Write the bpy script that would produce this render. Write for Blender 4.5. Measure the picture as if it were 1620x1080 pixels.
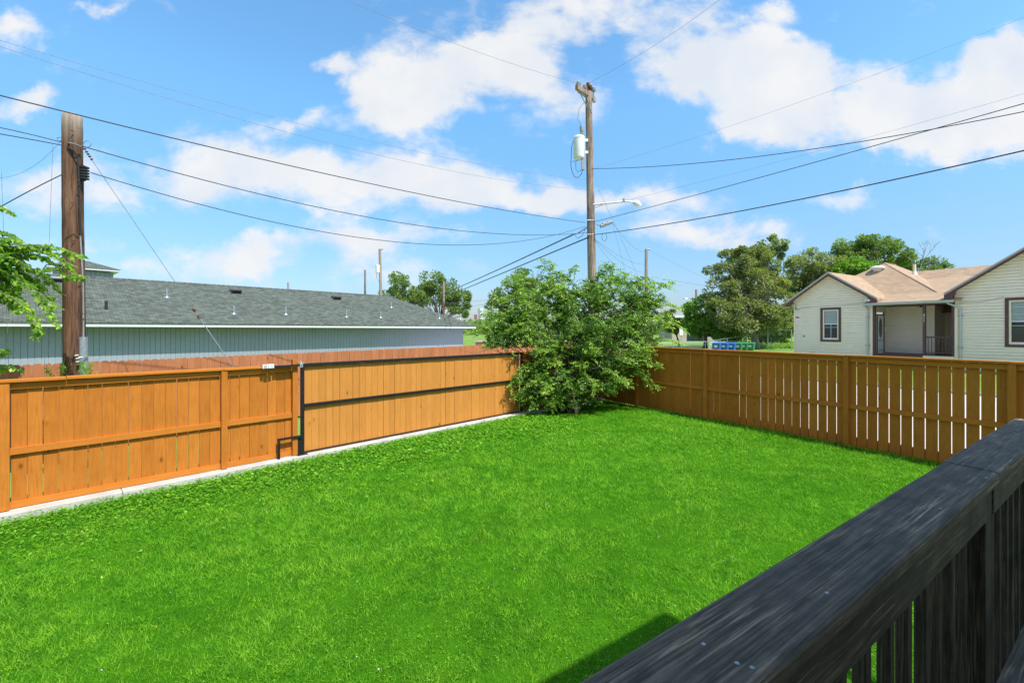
import bpy, math, random
import numpy as np
from mathutils import Vector, Matrix

# ------------------------------------------------------------------ scene, camera, light
for o in list(bpy.data.objects):
    bpy.data.objects.remove(o)
scene = bpy.context.scene
COL = scene.collection
random.seed(7)
RNG = np.random.default_rng(11)

H, F, CX, HY = 2.35, 720.0, 810.0, 522.0      # eye height, focal length in photo pixels, principal column, horizon row

def P(px, py, d):
    return Vector(((px - CX) / F * d, d, H - (py - HY) / F * d))

def G(px, py, z=0.0):
    d = (H - z) * F / (py - HY)
    return Vector(((px - CX) / F * d, d, z))

cam_d = bpy.data.cameras.new('camera')
cam = bpy.data.objects.new('camera', cam_d)
COL.objects.link(cam)
cam.location = (0, 0, H)
cam.rotation_euler = (math.radians(90), 0, 0)
cam_d.sensor_width = 36
cam_d.lens = 36 * F / 1620
cam_d.shift_y = -(540 - HY) / 1620
cam_d.clip_start = 0.05
cam_d.clip_end = 2000
scene.camera = cam

SUN_EL = math.radians(57)
SX, SY = 0.72, -0.694
sun_d = bpy.data.lights.new('sun', 'SUN')
sun_d.energy = 5.0
sun_d.angle = math.radians(0.5)
sun_d.color = (1.0, 0.95, 0.87)
sun = bpy.data.objects.new('sun', sun_d)
COL.objects.link(sun)
sdir = Vector((SX * math.cos(SUN_EL), SY * math.cos(SUN_EL), math.sin(SUN_EL)))
sun.rotation_euler = sdir.to_track_quat('Z', 'Y').to_euler()
sun.location = (20, -12, 30)

scene.view_settings.view_transform = 'Standard'
scene.view_settings.look = 'None'
scene.view_settings.exposure = 0.30
scene.view_settings.gamma = 1.0

world = bpy.data.worlds.new('World')
scene.world = world
world.use_nodes = True

def build_world():
    nt = world.node_tree
    N, Lk = nt.nodes, nt.links
    N.clear()
    out = N.new('ShaderNodeOutputWorld')
    sky = N.new('ShaderNodeTexSky')
    sky.sky_type = 'NISHITA'
    sky.sun_disc = False
    sky.sun_elevation = SUN_EL
    sky.sun_rotation = math.atan2(SX, SY)
    sky.air_density = 1.0
    sky.dust_density = 0.9
    sky.ozone_density = 1.6
    hs = N.new('ShaderNodeHueSaturation')
    hs.inputs['Saturation'].default_value = 1.05
    hs.inputs['Hue'].default_value = 0.487
    Lk.new(sky.outputs[0], hs.inputs['Color'])
    bg = N.new('ShaderNodeBackground')
    bg.inputs[1].default_value = 0.145
    tint = N.new('ShaderNodeMix'); tint.data_type = 'RGBA'; tint.blend_type = 'MULTIPLY'; tint.inputs[0].default_value = 1
    tcs = N.new('ShaderNodeTexCoord'); sps = N.new('ShaderNodeSeparateXYZ'); Lk.new(tcs.outputs['Generated'], sps.inputs[0])
    rs = N.new('ShaderNodeValToRGB'); Lk.new(sps.outputs[2], rs.inputs[0])
    rs.color_ramp.elements[0].position = 0.0; rs.color_ramp.elements[0].color = (0.62, 0.66, 0.80, 1)
    rs.color_ramp.elements[1].position = 0.42; rs.color_ramp.elements[1].color = (1.10, 1.45, 1.66, 1)
    e_ = rs.color_ramp.elements.new(.16); e_.color = (0.78, 0.93, 1.12, 1)
    Lk.new(rs.outputs[0], tint.inputs[7])
    Lk.new(hs.outputs[0], tint.inputs[6]); Lk.new(tint.outputs[2], bg.inputs[0])
    tc = N.new('ShaderNodeTexCoord')
    sp = N.new('ShaderNodeSeparateXYZ')
    Lk.new(tc.outputs['Generated'], sp.inputs[0])

    def math_(op, a, b=None, c=None, clamp=False):
        m = N.new('ShaderNodeMath'); m.operation = op; m.use_clamp = clamp
        for i, v in enumerate((a, b, c)):
            if v is None: continue
            if isinstance(v, (int, float)): m.inputs[i].default_value = v
            else: Lk.new(v, m.inputs[i])
        return m.outputs[0]
    ymax = math_('MAXIMUM', sp.outputs[1], 0.04)
    u = math_('DIVIDE', sp.outputs[0], ymax)
    v = math_('DIVIDE', sp.outputs[2], ymax)
    cb = N.new('ShaderNodeCombineXYZ')
    Lk.new(u, cb.inputs[0]); Lk.new(v, cb.inputs[1])
    # warp
    nz = N.new('ShaderNodeTexNoise'); nz.inputs['Scale'].default_value = 4.5
    nz.inputs['Detail'].default_value = 7; nz.inputs['Roughness'].default_value = 0.6
    Lk.new(cb.outputs[0], nz.inputs['Vector'])
    sub = N.new('ShaderNodeVectorMath'); sub.operation = 'SUBTRACT'
    Lk.new(nz.outputs['Color'], sub.inputs[0]); sub.inputs[1].default_value = (0.5, 0.5, 0.5)
    mad = N.new('ShaderNodeVectorMath'); mad.operation = 'MULTIPLY_ADD'
    Lk.new(sub.outputs[0], mad.inputs[0]); mad.inputs[1].default_value = (0.30, 0.20, 0)
    Lk.new(cb.outputs[0], mad.inputs[2])
    blobs = [  # centre and radii of the cloud banks, in photo pixels, and their weight
        (700, 120, 190, 105, 1.15), (610, 165, 120, 70, .8), (830, 80, 150, 80, .9), (900, 165, 120, 70, .55),
        (960, 10, 330, 60, .62), (1130, 95, 190, 80, .85), (1200, 110, 150, 100, .95), (1290, 170, 170, 95, .9), (1215, 190, 120, 60, .9),
        (1560, 165, 230, 110, 1.35), (1640, 110, 160, 80, 1.2), (1450, 190, 130, 80, .8),
        (380, 255, 200, 62, .95), (460, 300, 240, 60, .7), (640, 270, 220, 60, .7), (760, 300, 220, 45, .75), (620, 330, 170, 35, .5),
        (375, 395, 130, 34, .85), (570, 378, 150, 34, .75), (700, 380, 90, 22, .55),
        (110, 290, 200, 70, .72), (30, 150, 80, 36, .9), (20, 35, 75, 50, .9), (175, 5, 55, 26, .8),
        (140, 380, 110, 26, .5), (530, 97, 55, 26, .8), (1125, 368, 190, 36, .9), (1000, 318, 240, 34, .62), (870, 335, 200, 40, .5),
        (1320, 325, 120, 30, .55), (1210, 10, 70, 26, .7), (470, 190, 90, 30, .6), (250, 430, 260, 34, .45), (600, 420, 300, 40, .45),
    ]
    total = None
    for (x, y, rx, ry, w) in blobs:
        mp = N.new('ShaderNodeMapping')
        u0, v0, ru, rv = (x - CX) / F, (HY - y) / F, rx / F, ry / F
        mp.inputs['Scale'].default_value = (1 / ru, 1 / rv, 0)
        mp.inputs['Location'].default_value = (-u0 / ru, -v0 / rv, 0)
        Lk.new(mad.outputs[0], mp.inputs['Vector'])
        gr = N.new('ShaderNodeTexGradient'); gr.gradient_type = 'SPHERICAL'
        Lk.new(mp.outputs[0], gr.inputs[0])
        k = math_('MULTIPLY', gr.outputs['Fac'], w)
        total = k if total is None else math_('ADD', total, k)
    total = math_('MINIMUM', total, 1.0)
    # wisps
    st = N.new('ShaderNodeMapping'); st.inputs['Scale'].default_value = (1.0, 1.7, 1)
    st.inputs['Rotation'].default_value = (0, 0, 0.18)
    Lk.new(cb.outputs[0], st.inputs['Vector'])
    n2 = N.new('ShaderNodeTexNoise'); n2.inputs['Scale'].default_value = 5.5
    n2.inputs['Detail'].default_value = 10; n2.inputs['Roughness'].default_value = 0.58
    n2.inputs['Distortion'].default_value = 0.35
    Lk.new(st.outputs[0], n2.inputs['Vector'])
    n2s = math_('SUBTRACT', n2.outputs['Fac'], 0.5)
    n5 = N.new('ShaderNodeTexNoise'); n5.inputs['Scale'].default_value = 17; n5.inputs['Detail'].default_value = 9; n5.inputs['Roughness'].default_value = .62; n5.inputs['Distortion'].default_value = .5
    Lk.new(st.outputs[0], n5.inputs['Vector'])
    dens = math_('MULTIPLY_ADD', math_('SUBTRACT', n5.outputs['Fac'], .5), .55, math_('MULTIPLY_ADD', n2s, 1.5, total))
    # behind and beside the view the clouds come from the noise alone
    back = math_('LESS_THAN', sp.outputs[1], 0.05)
    n3 = N.new('ShaderNodeTexNoise'); n3.inputs['Scale'].default_value = 3.0; n3.inputs['Detail'].default_value = 4
    Lk.new(tc.outputs['Generated'], n3.inputs['Vector'])
    mixd = N.new('ShaderNodeMix')
    Lk.new(back, mixd.inputs['Factor']); Lk.new(dens, mixd.inputs['A'])
    Lk.new(math_('SUBTRACT', n3.outputs['Fac'], 0.12), mixd.inputs['B'])
    mr = N.new('ShaderNodeMapRange'); mr.interpolation_type = 'SMOOTHSTEP'
    mr.inputs['From Min'].default_value = 0.13; mr.inputs['From Max'].default_value = 0.76
    mr.inputs['To Max'].default_value = 0.93
    Lk.new(mixd.outputs[0], mr.inputs['Value'])
    ramp = N.new('ShaderNodeValToRGB')
    ramp.color_ramp.elements[0].position = 0.35; ramp.color_ramp.elements[0].color = (0.84, 0.89, 0.96, 1)
    ramp.color_ramp.elements[1].position = 0.62; ramp.color_ramp.elements[1].color = (1.0, 0.99, 0.98, 1)
    n4 = N.new('ShaderNodeTexNoise'); n4.inputs['Scale'].default_value = 6; n4.inputs['Detail'].default_value = 6
    Lk.new(cb.outputs[0], n4.inputs['Vector'])
    Lk.new(n4.outputs['Fac'], ramp.inputs[0])
    bc = N.new('ShaderNodeBackground'); bc.inputs[1].default_value = 0.77
    Lk.new(ramp.outputs[0], bc.inputs[0])
    mx = N.new('ShaderNodeMixShader')
    # low haze veil toward the horizon is part of the sky itself
    Lk.new(mr.outputs[0], mx.inputs[0]); Lk.new(bg.outputs[0], mx.inputs[1]); Lk.new(bc.outputs[0], mx.inputs[2])
    Lk.new(mx.outputs[0], out.inputs[0])
build_world()

# ------------------------------------------------------------------ helpers
class MB:
    """collects boxes, tubes and faces; build() links them as one mesh with metre UVs and a random value per piece"""
    def __init__(self):
        self.v, self.f, self.r = [], [], []
    def face(self, pts, r=None, flip=False):
        i = len(self.v)
        self.v += [tuple(p) for p in pts]
        idx = list(range(i, i + len(pts)))
        if flip: idx.reverse()
        self.f.append(idx)
        self.r.append(random.random() if r is None else r)
    def hexa(self, c, r=None):
        """c: 8 corners, bottom ring then top ring, counter-clockwise from above"""
        r = random.random() if r is None else r
        i = len(self.v)
        self.v += [tuple(p) for p in c]
        for q in ((3, 2, 1, 0), (4, 5, 6, 7), (0, 1, 5, 4), (1, 2, 6, 5), (2, 3, 7, 6), (3, 0, 4, 7)):
            self.f.append([i + k for k in q]); self.r.append(r)
    def box(self, x0, x1, y0, y1, z0, z1, r=None):
        self.hexa([(x0, y0, z0), (x1, y0, z0), (x1, y1, z0), (x0, y1, z0), (x0, y0, z1), (x1, y0, z1), (x1, y1, z1), (x0, y1, z1)], r)
    def prism(self, poly, depth, r=None):
        """poly: 3D points of one planar face, extruded by the vector depth"""
        r = random.random() if r is None else r
        i = len(self.v); n = len(poly); d = Vector(depth)
        self.v += [tuple(p) for p in poly] + [tuple(Vector(p) + d) for p in poly]
        self.f.append(list(range(i, i + n))); self.r.append(r)
        self.f.append([i + n + k for k in reversed(range(n))]); self.r.append(r)
        for k in range(n):
            a, b = i + k, i + (k + 1) % n
            self.f.append([b, a, a + n, b + n]); self.r.append(r)
    def tube(self, pts, rad, n=8, r=None, cap=True):
        r = random.random() if r is None else r
        pts = [Vector(p) for p in pts]
        rads = rad if isinstance(rad, (list, tuple)) else [rad] * len(pts)
        base = len(self.v)
        up = None
        for k, p in enumerate(pts):
            t = (pts[min(k + 1, len(pts) - 1)] - pts[max(k - 1, 0)])
            if t.length < 1e-9: t = Vector((0, 0, 1))
            t.normalize()
            if up is None:
                up = Vector((0, 0, 1)) if abs(t.z) < .9 else Vector((1, 0, 0))
            a = t.cross(up)
            if a.length < 1e-6: a = t.cross(Vector((0, 1, 0)))
            a.normalize(); b = a.cross(t).normalized(); up = b
            for j in range(n):
                an = 2 * math.pi * j / n
                self.v.append(tuple(p + (a * math.cos(an) + b * math.sin(an)) * rads[k]))
        for k in range(len(pts) - 1):
            for j in range(n):
                a0 = base + k * n + j; a1 = base + k * n + (j + 1) % n
                self.f.append([a0, a1, a1 + n, a0 + n]); self.r.append(r)
        if cap:
            self.f.append([base + j for j in reversed(range(n))]); self.r.append(r)
            e = base + (len(pts) - 1) * n
            self.f.append([e + j for j in range(n)]); self.r.append(r)
    def lathe(self, c, prof, n=20, r=None, axis=None):
        """prof: list of (radius, height) about a vertical axis at c"""
        self.tube([Vector(c) + Vector((0, 0, h)) for _, h in prof], [max(q, 1e-4) for q, _ in prof], n, r)
    def build(self, name, mat, parent=None, smooth=False, world=False, bevel=0):
        verts = self.v
        if world and parent is not None:
            inv = parent.matrix_basis.inverted()
            verts = [tuple(inv @ Vector(p)) for p in verts]
        me = bpy.data.meshes.new(name)
        me.from_pydata(verts, [], self.f)
        # metre UVs
        uv = me.uv_layers.new(name='UVMap')
        co = np.array(verts)
        data = np.zeros((len(me.loops), 2))
        me.update()
        li = 0
        for k, poly in enumerate(me.polygons):
            nrm = poly.normal
            if abs(nrm.z) > .96:
                U, V = Vector((1, 0, 0)), Vector((0, 1, 0))
            else:
                U = Vector((0, 0, 1)).cross(nrm).normalized(); V = nrm.cross(U)
            off = self.r[k] * 37.0
            idx = self.f[k]
            pts = co[idx]
            n = len(idx)
            data[li:li + n, 0] = pts @ np.array(U) + off
            data[li:li + n, 1] = pts @ np.array(V) + off * .7
            li += n
        uv.data.foreach_set('uv', data.ravel())
        at = me.attributes.new('rnd', 'FLOAT', 'FACE')
        at.data.foreach_set('value', np.array(self.r, dtype=np.float32))
        if smooth:
            me.polygons.foreach_set('use_smooth', [True] * len(me.polygons))
            if smooth == 'auto':
                me.set_sharp_from_angle(angle=math.radians(40))
        ob = bpy.data.objects.new(name, me)
        COL.objects.link(ob)
        if mat: me.materials.append(mat)
        if parent: ob.parent = parent
        if bevel:
            m = ob.modifiers.new('bevel', 'BEVEL'); m.width = bevel; m.segments = 2; m.limit_method = 'ANGLE'
        return ob

def thing(name, label, cat, loc=(0, 0, 0), rz=0.0, group=None):
    o = bpy.data.objects.new(name, None)
    COL.objects.link(o)
    o.empty_display_size = .2
    o.matrix_basis = Matrix.Translation(Vector(loc)) @ Matrix.Rotation(rz, 4, 'Z')
    o['label'] = label; o['category'] = cat
    if group: o['group'] = group
    return o

def tag(o, label, cat, group=None):
    o['label'] = label; o['category'] = cat
    if group: o['group'] = group
    return o

def struct(o, kind='structure', label=None):
    o['kind'] = kind
    if label: o['label'] = label
    return o

def dup(root, loc, rz=None, label=None):
    r = root.copy(); COL.objects.link(r)
    m = Matrix.Rotation(rz, 4, 'Z') if rz is not None else root.matrix_basis.to_3x3().to_4x4()
    r.matrix_basis = Matrix.Translation(Vector(loc)) @ m
    if label: r['label'] = label
    for ch in list(root.children):
        c = ch.copy(); COL.objects.link(c); c.parent = r
        for g in list(ch.children):
            d = g.copy(); COL.objects.link(d); d.parent = c
    return r

# ------------------------------------------------------------------ materials
class NT:
    def __init__(self, name):
        self.m = bpy.data.materials.new(name); self.m.use_nodes = True
        self.t = self.m.node_tree; self.N = self.t.nodes
        self.b = self.N['Principled BSDF']; self.out = self.N['Material Output']
    def n(self, typ, **kw):
        nd = self.N.new(typ)
        for k, v in kw.items():
            if hasattr(nd, k) and k not in nd.inputs: setattr(nd, k, v)
            else: nd.inputs[k].default_value = v
        return nd
    def l(self, a, b): self.t.links.new(a, b)
    def uvmap(self, sx=1, sy=1, sz=1, coord='UV'):
        tc = self.n('ShaderNodeTexCoord'); mp = self.n('ShaderNodeMapping')
        mp.inputs['Scale'].default_value = (sx, sy, sz)
        self.l(tc.outputs[coord], mp.inputs[0]); return mp.outputs[0]
    def noise(self, vec, scale, detail=4, rough=.55, dist=0):
        nd = self.n('ShaderNodeTexNoise'); nd.inputs['Scale'].default_value = scale
        nd.inputs['Detail'].default_value = detail; nd.inputs['Roughness'].default_value = rough
        nd.inputs['Distortion'].default_value = dist
        if vec is not None: self.l(vec, nd.inputs['Vector'])
        return nd.outputs['Fac']
    def ramp(self, fac, stops):
        r = self.n('ShaderNodeValToRGB'); e = r.color_ramp.elements
        while len(e) < len(stops): e.new(.5)
        for k, (p, c) in enumerate(stops):
            e[k].position = p; e[k].color = (*c, 1) if len(c) == 3 else c
        self.l(fac, r.inputs[0]); return r.outputs[0]
    def mix(self, fac, a, b, mode='MIX'):
        m = self.n('ShaderNodeMix'); m.data_type = 'RGBA'; m.blend_type = mode
        for s, v in ((m.inputs[0], fac), (m.inputs[6], a), (m.inputs[7], b)):
            if isinstance(v, (int, float)): s.default_value = v
            elif isinstance(v, tuple): s.default_value = (*v, 1) if len(v) == 3 else v
            else: self.l(v, s)
        return m.outputs[2]
    def attr(self, name='rnd'):
        a = self.n('ShaderNodeAttribute'); a.attribute_name = name; return a.outputs['Fac']
    def bump(self, h, strength=.3, dist=.01):
        b = self.n('ShaderNodeBump'); b.inputs['Strength'].default_value = strength; b.inputs['Distance'].default_value = dist
        self.l(h, b.inputs['Height']); self.l(b.outputs[0], self.b.inputs['Normal'])
    def color(self, c): self.l(c, self.b.inputs['Base Color'])

def plain(name, col, rough=.6, metal=0.0, var=.15, scale=8, bump=0.0):
    m = NT(name)
    v = m.noise(m.uvmap(coord='Object'), scale, 5)
    lo = tuple(c * (1 - var) for c in col); hi = tuple(min(1, c * (1 + var)) for c in col)
    m.color(m.ramp(v, [(.3, lo), (.7, hi)]))
    m.b.inputs['Roughness'].default_value = rough; m.b.inputs['Metallic'].default_value = metal
    if bump: m.bump(v, bump, .01)
    return m.m

def wood(name, base, grain='v', var=.25, hue=None, rough=.85, knots=True, gr=.35, spec=.1, blotmix=.5):
    m = NT(name)
    sx, sy = (22, 1.3) if grain == 'v' else (1.3, 22)
    vec = m.uvmap(sx, sy, 1)
    g = m.noise(vec, 2.2, 6, .62, .4)
    blot = m.noise(m.uvmap(1, 1, 1), 3.0, 4, .6)
    rnd = m.attr()
    lo = tuple(c * (1 - gr) for c in base); hi = tuple(min(1, c * (1 + gr * .6)) for c in base)
    c = m.ramp(g, [(.28, lo), (.5, base), (.75, hi)])
    c = m.mix(.75, c, m.ramp(rnd, [(0, (1 - var, 1 - var * 1.1, 1 - var * 1.2)), (1, (1 + var * .6, 1 + var * .7, 1 + var))]), 'MULTIPLY')
    c = m.mix(blotmix, c, m.ramp(blot, [(.3, (.72, .70, .66)), (.6, (1.08, 1.06, 1.04))]), 'MULTIPLY')
    if knots:
        vo = m.n('ShaderNodeTexVoronoi'); vo.inputs['Scale'].default_value = 1.0
        m.l(m.uvmap(3.4, 1.9, 1) if grain == 'v' else m.uvmap(1.9, 3.4, 1), vo.inputs['Vector'])
        k = m.ramp(vo.outputs['Distance'], [(.03, (.30, .22, .18)), (.06, (.62, .52, .45)), (.085, (.88, .84, .8)), (.13, (1, 1, 1))])
        c = m.mix(.8, c, k, 'MULTIPLY')
    m.color(c)
    m.b.inputs['Roughness'].default_value = rough
    m.b.inputs['Specular IOR Level'].default_value = spec
    m.bump(g, .25, .004)
    return m.m

M = {}
STAIN = (0.50, 0.172, 0.026)
M['fence_v'] = wood('stained_boards', STAIN, 'v', var=.14, gr=.20, blotmix=.36)
M['fence_h'] = wood('stained_rails', (STAIN[0] * 1.1, STAIN[1] * 1.1, STAIN[2] * 1.15), 'h', var=.10, gr=.16, blotmix=.28, knots=False)
M['gate_v'] = wood('gate_boards', (0.54, 0.225, 0.048), 'v', var=.10, gr=.14, blotmix=.2)
M['ear_v'] = wood('old_cedar_boards', (0.43, 0.165, 0.075), 'v', var=.16, gr=.2, blotmix=.3)

def pole_mat(name, base, dark, top=None):
    m = NT(name)
    vec = m.uvmap(13, 13, .55, 'Object')
    g = m.noise(vec, 1.6, 10, .74, .5)
    blot = m.noise(m.uvmap(1, 1, .5, 'Object'), 2.0, 5, .65)
    c = m.ramp(g, [(.36, dark), (.47, base), (.62, tuple(q * 1.7 for q in base))])
    c = m.mix(.85, c, m.ramp(blot, [(.32, (.35, .33, .33)), (.55, (1, 1, 1)), (.8, (1.25, 1.2, 1.1))]), 'MULTIPLY')
    if top:
        tc = m.n('ShaderNodeTexCoord'); sx = m.n('ShaderNodeSeparateXYZ'); m.l(tc.outputs['Object'], sx.inputs[0])
        mr = m.n('ShaderNodeMapRange'); mr.inputs['From Min'].default_value = top - .55; mr.inputs['From Max'].default_value = top; mr.inputs['To Max'].default_value = .7
        m.l(sx.outputs[2], mr.inputs['Value']); c = m.mix(mr.outputs[0], c, m.mix(1, m.ramp(g, [(.3, (.5, .5, .5)), (.6, (1.2, 1.2, 1.2))]), (.40, .34, .28), 'MULTIPLY'))
    m.color(c); m.b.inputs['Roughness'].default_value = .85; m.b.inputs['Specular IOR Level'].default_value = .15
    m.bump(g, .7, .012)
    return m.m
M['pole'] = pole_mat('creosote_pole', (0.135, 0.073, 0.045), (0.024, 0.016, 0.013), 6.2)
M['pole_grey'] = pole_mat('weathered_pole', (0.235, 0.180, 0.140), (0.09, 0.07, 0.055))
M['steel_black'] = plain('black_steel', (0.016, 0.015, 0.016), .38, .2, .5, 30, .15)
M['galv'] = plain('galvanised_steel', (0.38, 0.42, 0.45), .45, .6, .2, 25)
M['galv_dull'] = plain('dull_grey_metal', (0.30, 0.31, 0.32), .6, .2, .2, 20)
M['white_metal'] = plain('white_enamel', (0.74, 0.75, 0.74), .35, 0, .06, 10)
M['black'] = plain('black_rubber', (0.018, 0.018, 0.02), .6, 0, .3, 12)
M['cable'] = plain('cable_sheath', (0.035, 0.037, 0.042), .6, 0, .2, 12)
M['wire'] = plain('aluminium_wire', (0.20, 0.21, 0.23), .5, .3, .2, 12)
M['white_trim'] = plain('white_trim', (0.72, 0.73, 0.76), .5, 0, .05, 6)
M['rust'] = plain('rusty_iron', (0.16, 0.07, 0.04), .8, .2, .4, 40)

def siding_grey():
    m = NT('blue_grey_siding')
    n = m.noise(m.uvmap(30, 3, 1), 1.5, 5)
    b = m.noise(m.uvmap(1, 1, 1, 'Object'), .8, 3)
    c = m.ramp(n, [(.3, (.245, .280, .325)), (.7, (.300, .340, .390))])
    c = m.mix(.5, c, m.ramp(b, [(.3, (.85, .86, .88)), (.7, (1.05, 1.04, 1.03))]), 'MULTIPLY')
    m.color(c); m.b.inputs['Roughness'].default_value = .7; m.bump(n, .2, .003)
    return m.m
M['siding_grey'] = siding_grey()
M['dark_gap'] = plain('dark_groove', (0.03, 0.04, 0.05), .9)

def shingles(name, c1, c2, c3, bw=.32, bh=.14, mortar=(.03, .03, .03)):
    m = NT(name)
    vec = m.uvmap(1, 1, 1)
    wob = m.noise(vec, 1.1, 2)
    br = m.n('ShaderNodeTexBrick')
    br.offset = .37; br.squash = 1.0
    br.inputs['Scale'].default_value = 1.0
    br.inputs['Brick Width'].default_value = bw; br.inputs['Row Height'].default_value = bh
    br.inputs['Mortar Size'].default_value = .011; br.inputs['Mortar Smooth'].default_value = .4
    br.inputs['Color1'].default_value = (*c1, 1); br.inputs['Color2'].default_value = (*c2, 1)
    br.inputs['Mortar'].default_value = (*mortar, 1); br.inputs['Bias'].default_value = -.1
    m.l(vec, br.inputs['Vector'])
    br2 = m.n('ShaderNodeTexBrick'); br2.offset = .61
    br2.inputs['Scale'].default_value = 1.0
    br2.inputs['Brick Width'].default_value = bw * .63; br2.inputs['Row Height'].default_value = bh
    br2.inputs['Mortar Size'].default_value = .0
    br2.inputs['Color1'].default_value = (.88, .89, .90, 1); br2.inputs['Color2'].default_value = (1.06, 1.06, 1.04, 1)
    m.l(vec, br2.inputs['Vector'])
    c = m.mix(1, br.outputs[0], br2.outputs[0], 'MULTIPLY')
    g = m.noise(vec, 60, 3, .7)
    c = m.mix(.5, c, m.ramp(g, [(.3, (.75, .75, .75)), (.7, (1.2, 1.2, 1.2))]), 'MULTIPLY')
    b = m.noise(vec, .6, 4)
    c = m.mix(.45, c, m.ramp(b, [(.3, c3), (.7, (1.1, 1.1, 1.1))]), 'MULTIPLY')
    m.color(c); m.b.inputs['Roughness'].default_value = .95; m.b.inputs['Specular IOR Level'].default_value = .1
    m.bump(br.outputs['Fac'], -.4, .01)
    return m.m
M['roof_green'] = shingles('green_grey_shingles', (.135, .158, .132), (.070, .080, .070), (.92, .94, .93), bw=.26, bh=.125, mortar=(.035, .03, .03))
M['roof_tan'] = shingles('tan_shingles', (.42, .300, .205), (.365, .258, .175), (.90, .87, .84), .4, .14, (.31, .21, .145))

def house_siding():
    m = NT('cream_lap_siding')
    n = m.noise(m.uvmap(1, 1, 1, 'Object'), 1.2, 5, .6)
    s = m.noise(m.uvmap(1.2, 1.2, 9, 'Object'), 1.3, 4, .6)
    c = m.ramp(n, [(.3, (.73, .64, .50)), (.7, (.81, .72, .57))])
    c = m.mix(m.ramp(s, [(.56, (0, 0, 0)), (.72, (.55, .55, .55))]), c, (.46, .43, .25), 'MIX')
    m.color(c); m.b.inputs['Roughness'].default_value = .6
    return m.m
M['cream'] = house_siding()
M['cream_trim'] = plain('cream_trim', (.74, .65, .50), .6, 0, .06, 4)
M['maroon'] = plain('maroon_paint', (.085, .032, .034), .5, 0, .2, 10)
M['porch_floor'] = plain('dark_porch_paint', (.06, .025, .03), .5, 0, .2, 6)
M['gutter'] = plain('grey_gutter', (.42, .46, .46), .4, .2, .1, 6)
M['interior'] = plain('dark_screen', (.035, .03, .02), .9)

def glass(name, base, rough=.08):
    m = NT(name)
    n = m.noise(m.uvmap(1, 1, 1, 'Object'), 1.5, 2)
    m.color(m.ramp(n, [(.3, tuple(c * .8 for c in base)), (.7, base)]))
    m.b.inputs['Roughness'].default_value = rough; m.b.inputs['Specular IOR Level'].default_value = .8
    return m.m
M['pane'] = glass('window_glass', (.045, .05, .055))
M['pane_blind'] = glass('window_with_blind', (.30, .36, .37), .2)

def leafmat(name, dark, mid, light, trans=.35, rough=.42, spec=.4):
    m = NT(name)
    r = m.attr()
    c = m.ramp(r, [(0, dark), (.55, mid), (1, light)])
    m.color(c); m.b.inputs['Roughness'].default_value = rough; m.b.inputs['Specular IOR Level'].default_value = spec
    tr = m.n('ShaderNodeBsdfTranslucent')
    tcol = m.mix(1, c, (1.5, 1.7, .5), 'MULTIPLY')
    m.l(tcol, tr.inputs[0])
    mx = m.n('ShaderNodeMixShader'); mx.inputs[0].default_value = trans
    m.l(m.b.outputs[0], mx.inputs[1]); m.l(tr.outputs[0], mx.inputs[2]); m.l(mx.outputs[0], m.out.inputs[0])
    return m.m
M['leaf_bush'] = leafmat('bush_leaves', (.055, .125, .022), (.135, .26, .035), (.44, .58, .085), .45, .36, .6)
M['leaf_near'] = leafmat('overhanging_leaves', (.06, .14, .02), (.17, .32, .035), (.42, .58, .07), .45)
M['leaf_olive'] = leafmat('olive_leaves', (.13, .16, .06), (.23, .26, .11), (.37, .38, .18), .4, .6, .2)
M['leaf_grey'] = leafmat('grey_green_leaves', (.16, .21, .13), (.25, .31, .19), (.37, .42, .26), .4, .6, .2)
M['leaf_bright'] = leafmat('bright_leaves', (.10, .20, .035), (.19, .33, .06), (.32, .46, .09), .4, .5, .25)
M['leaf_mid'] = leafmat('green_leaves', (.11, .17, .055), (.19, .27, .09), (.31, .39, .14), .4, .55, .2)
M['bark'] = plain('bark', (.14, .11, .085), .9, 0, .4, 14, .5)
M['bark_pale'] = plain('pale_bark', (.30, .27, .23), .9, 0, .3, 14, .4)

def grass_mat(name, dark, mid, light, trans=.35):
    m = NT(name)
    r = m.attr()
    geo = m.n('ShaderNodeNewGeometry')
    p = m.noise(geo.outputs['Position'], .55, 4, .6)
    p2 = m.noise(geo.outputs['Position'], 3.2, 3, .6)
    c = m.ramp(r, [(0, dark), (.5, mid), (1, light)])
    c = m.mix(.8, c, m.ramp(p, [(.32, (.74, .88, .66)), (.68, (1.22, 1.10, 1.15))]), 'MULTIPLY')
    c = m.mix(.7, c, m.ramp(p2, [(.34, (.60, .78, .80)), (.66, (1.28, 1.12, 1.1))]), 'MULTIPLY')
    p3 = m.noise(geo.outputs['Position'], 9, 3, .65)
    c = m.mix(.75, c, m.ramp(p3, [(.36, (.42, .60, .60)), (.62, (1.30, 1.16, 1.1))]), 'MULTIPLY')
    p4 = m.noise(geo.outputs['Position'], 1.3, 5, .65, .5)
    c = m.mix(m.ramp(p4, [(.56, (0, 0, 0)), (.72, (.42, .42, .42))]), c, (.30, .42, .045))
    m.color(c); m.b.inputs['Roughness'].default_value = .7; m.b.inputs['Specular IOR Level'].default_value = .08
    tr = m.n('ShaderNodeBsdfTranslucent'); m.l(m.mix(1, c, (1.25, 1.4, .6), 'MULTIPLY'), tr.inputs[0])
    mx = m.n('ShaderNodeMixShader'); mx.inputs[0].default_value = trans
    m.l(m.b.outputs[0], mx.inputs[1]); m.l(tr.outputs[0], mx.inputs[2]); m.l(mx.outputs[0], m.out.inputs[0])
    return m.m
M['grass'] = grass_mat('lawn_blades', (.060, .205, .008), (.145, .410, .018), (.33, .60, .070))
M['weed'] = grass_mat('weed_leaves', (.060, .215, .010), (.145, .400, .022), (.32, .58, .075))

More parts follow.
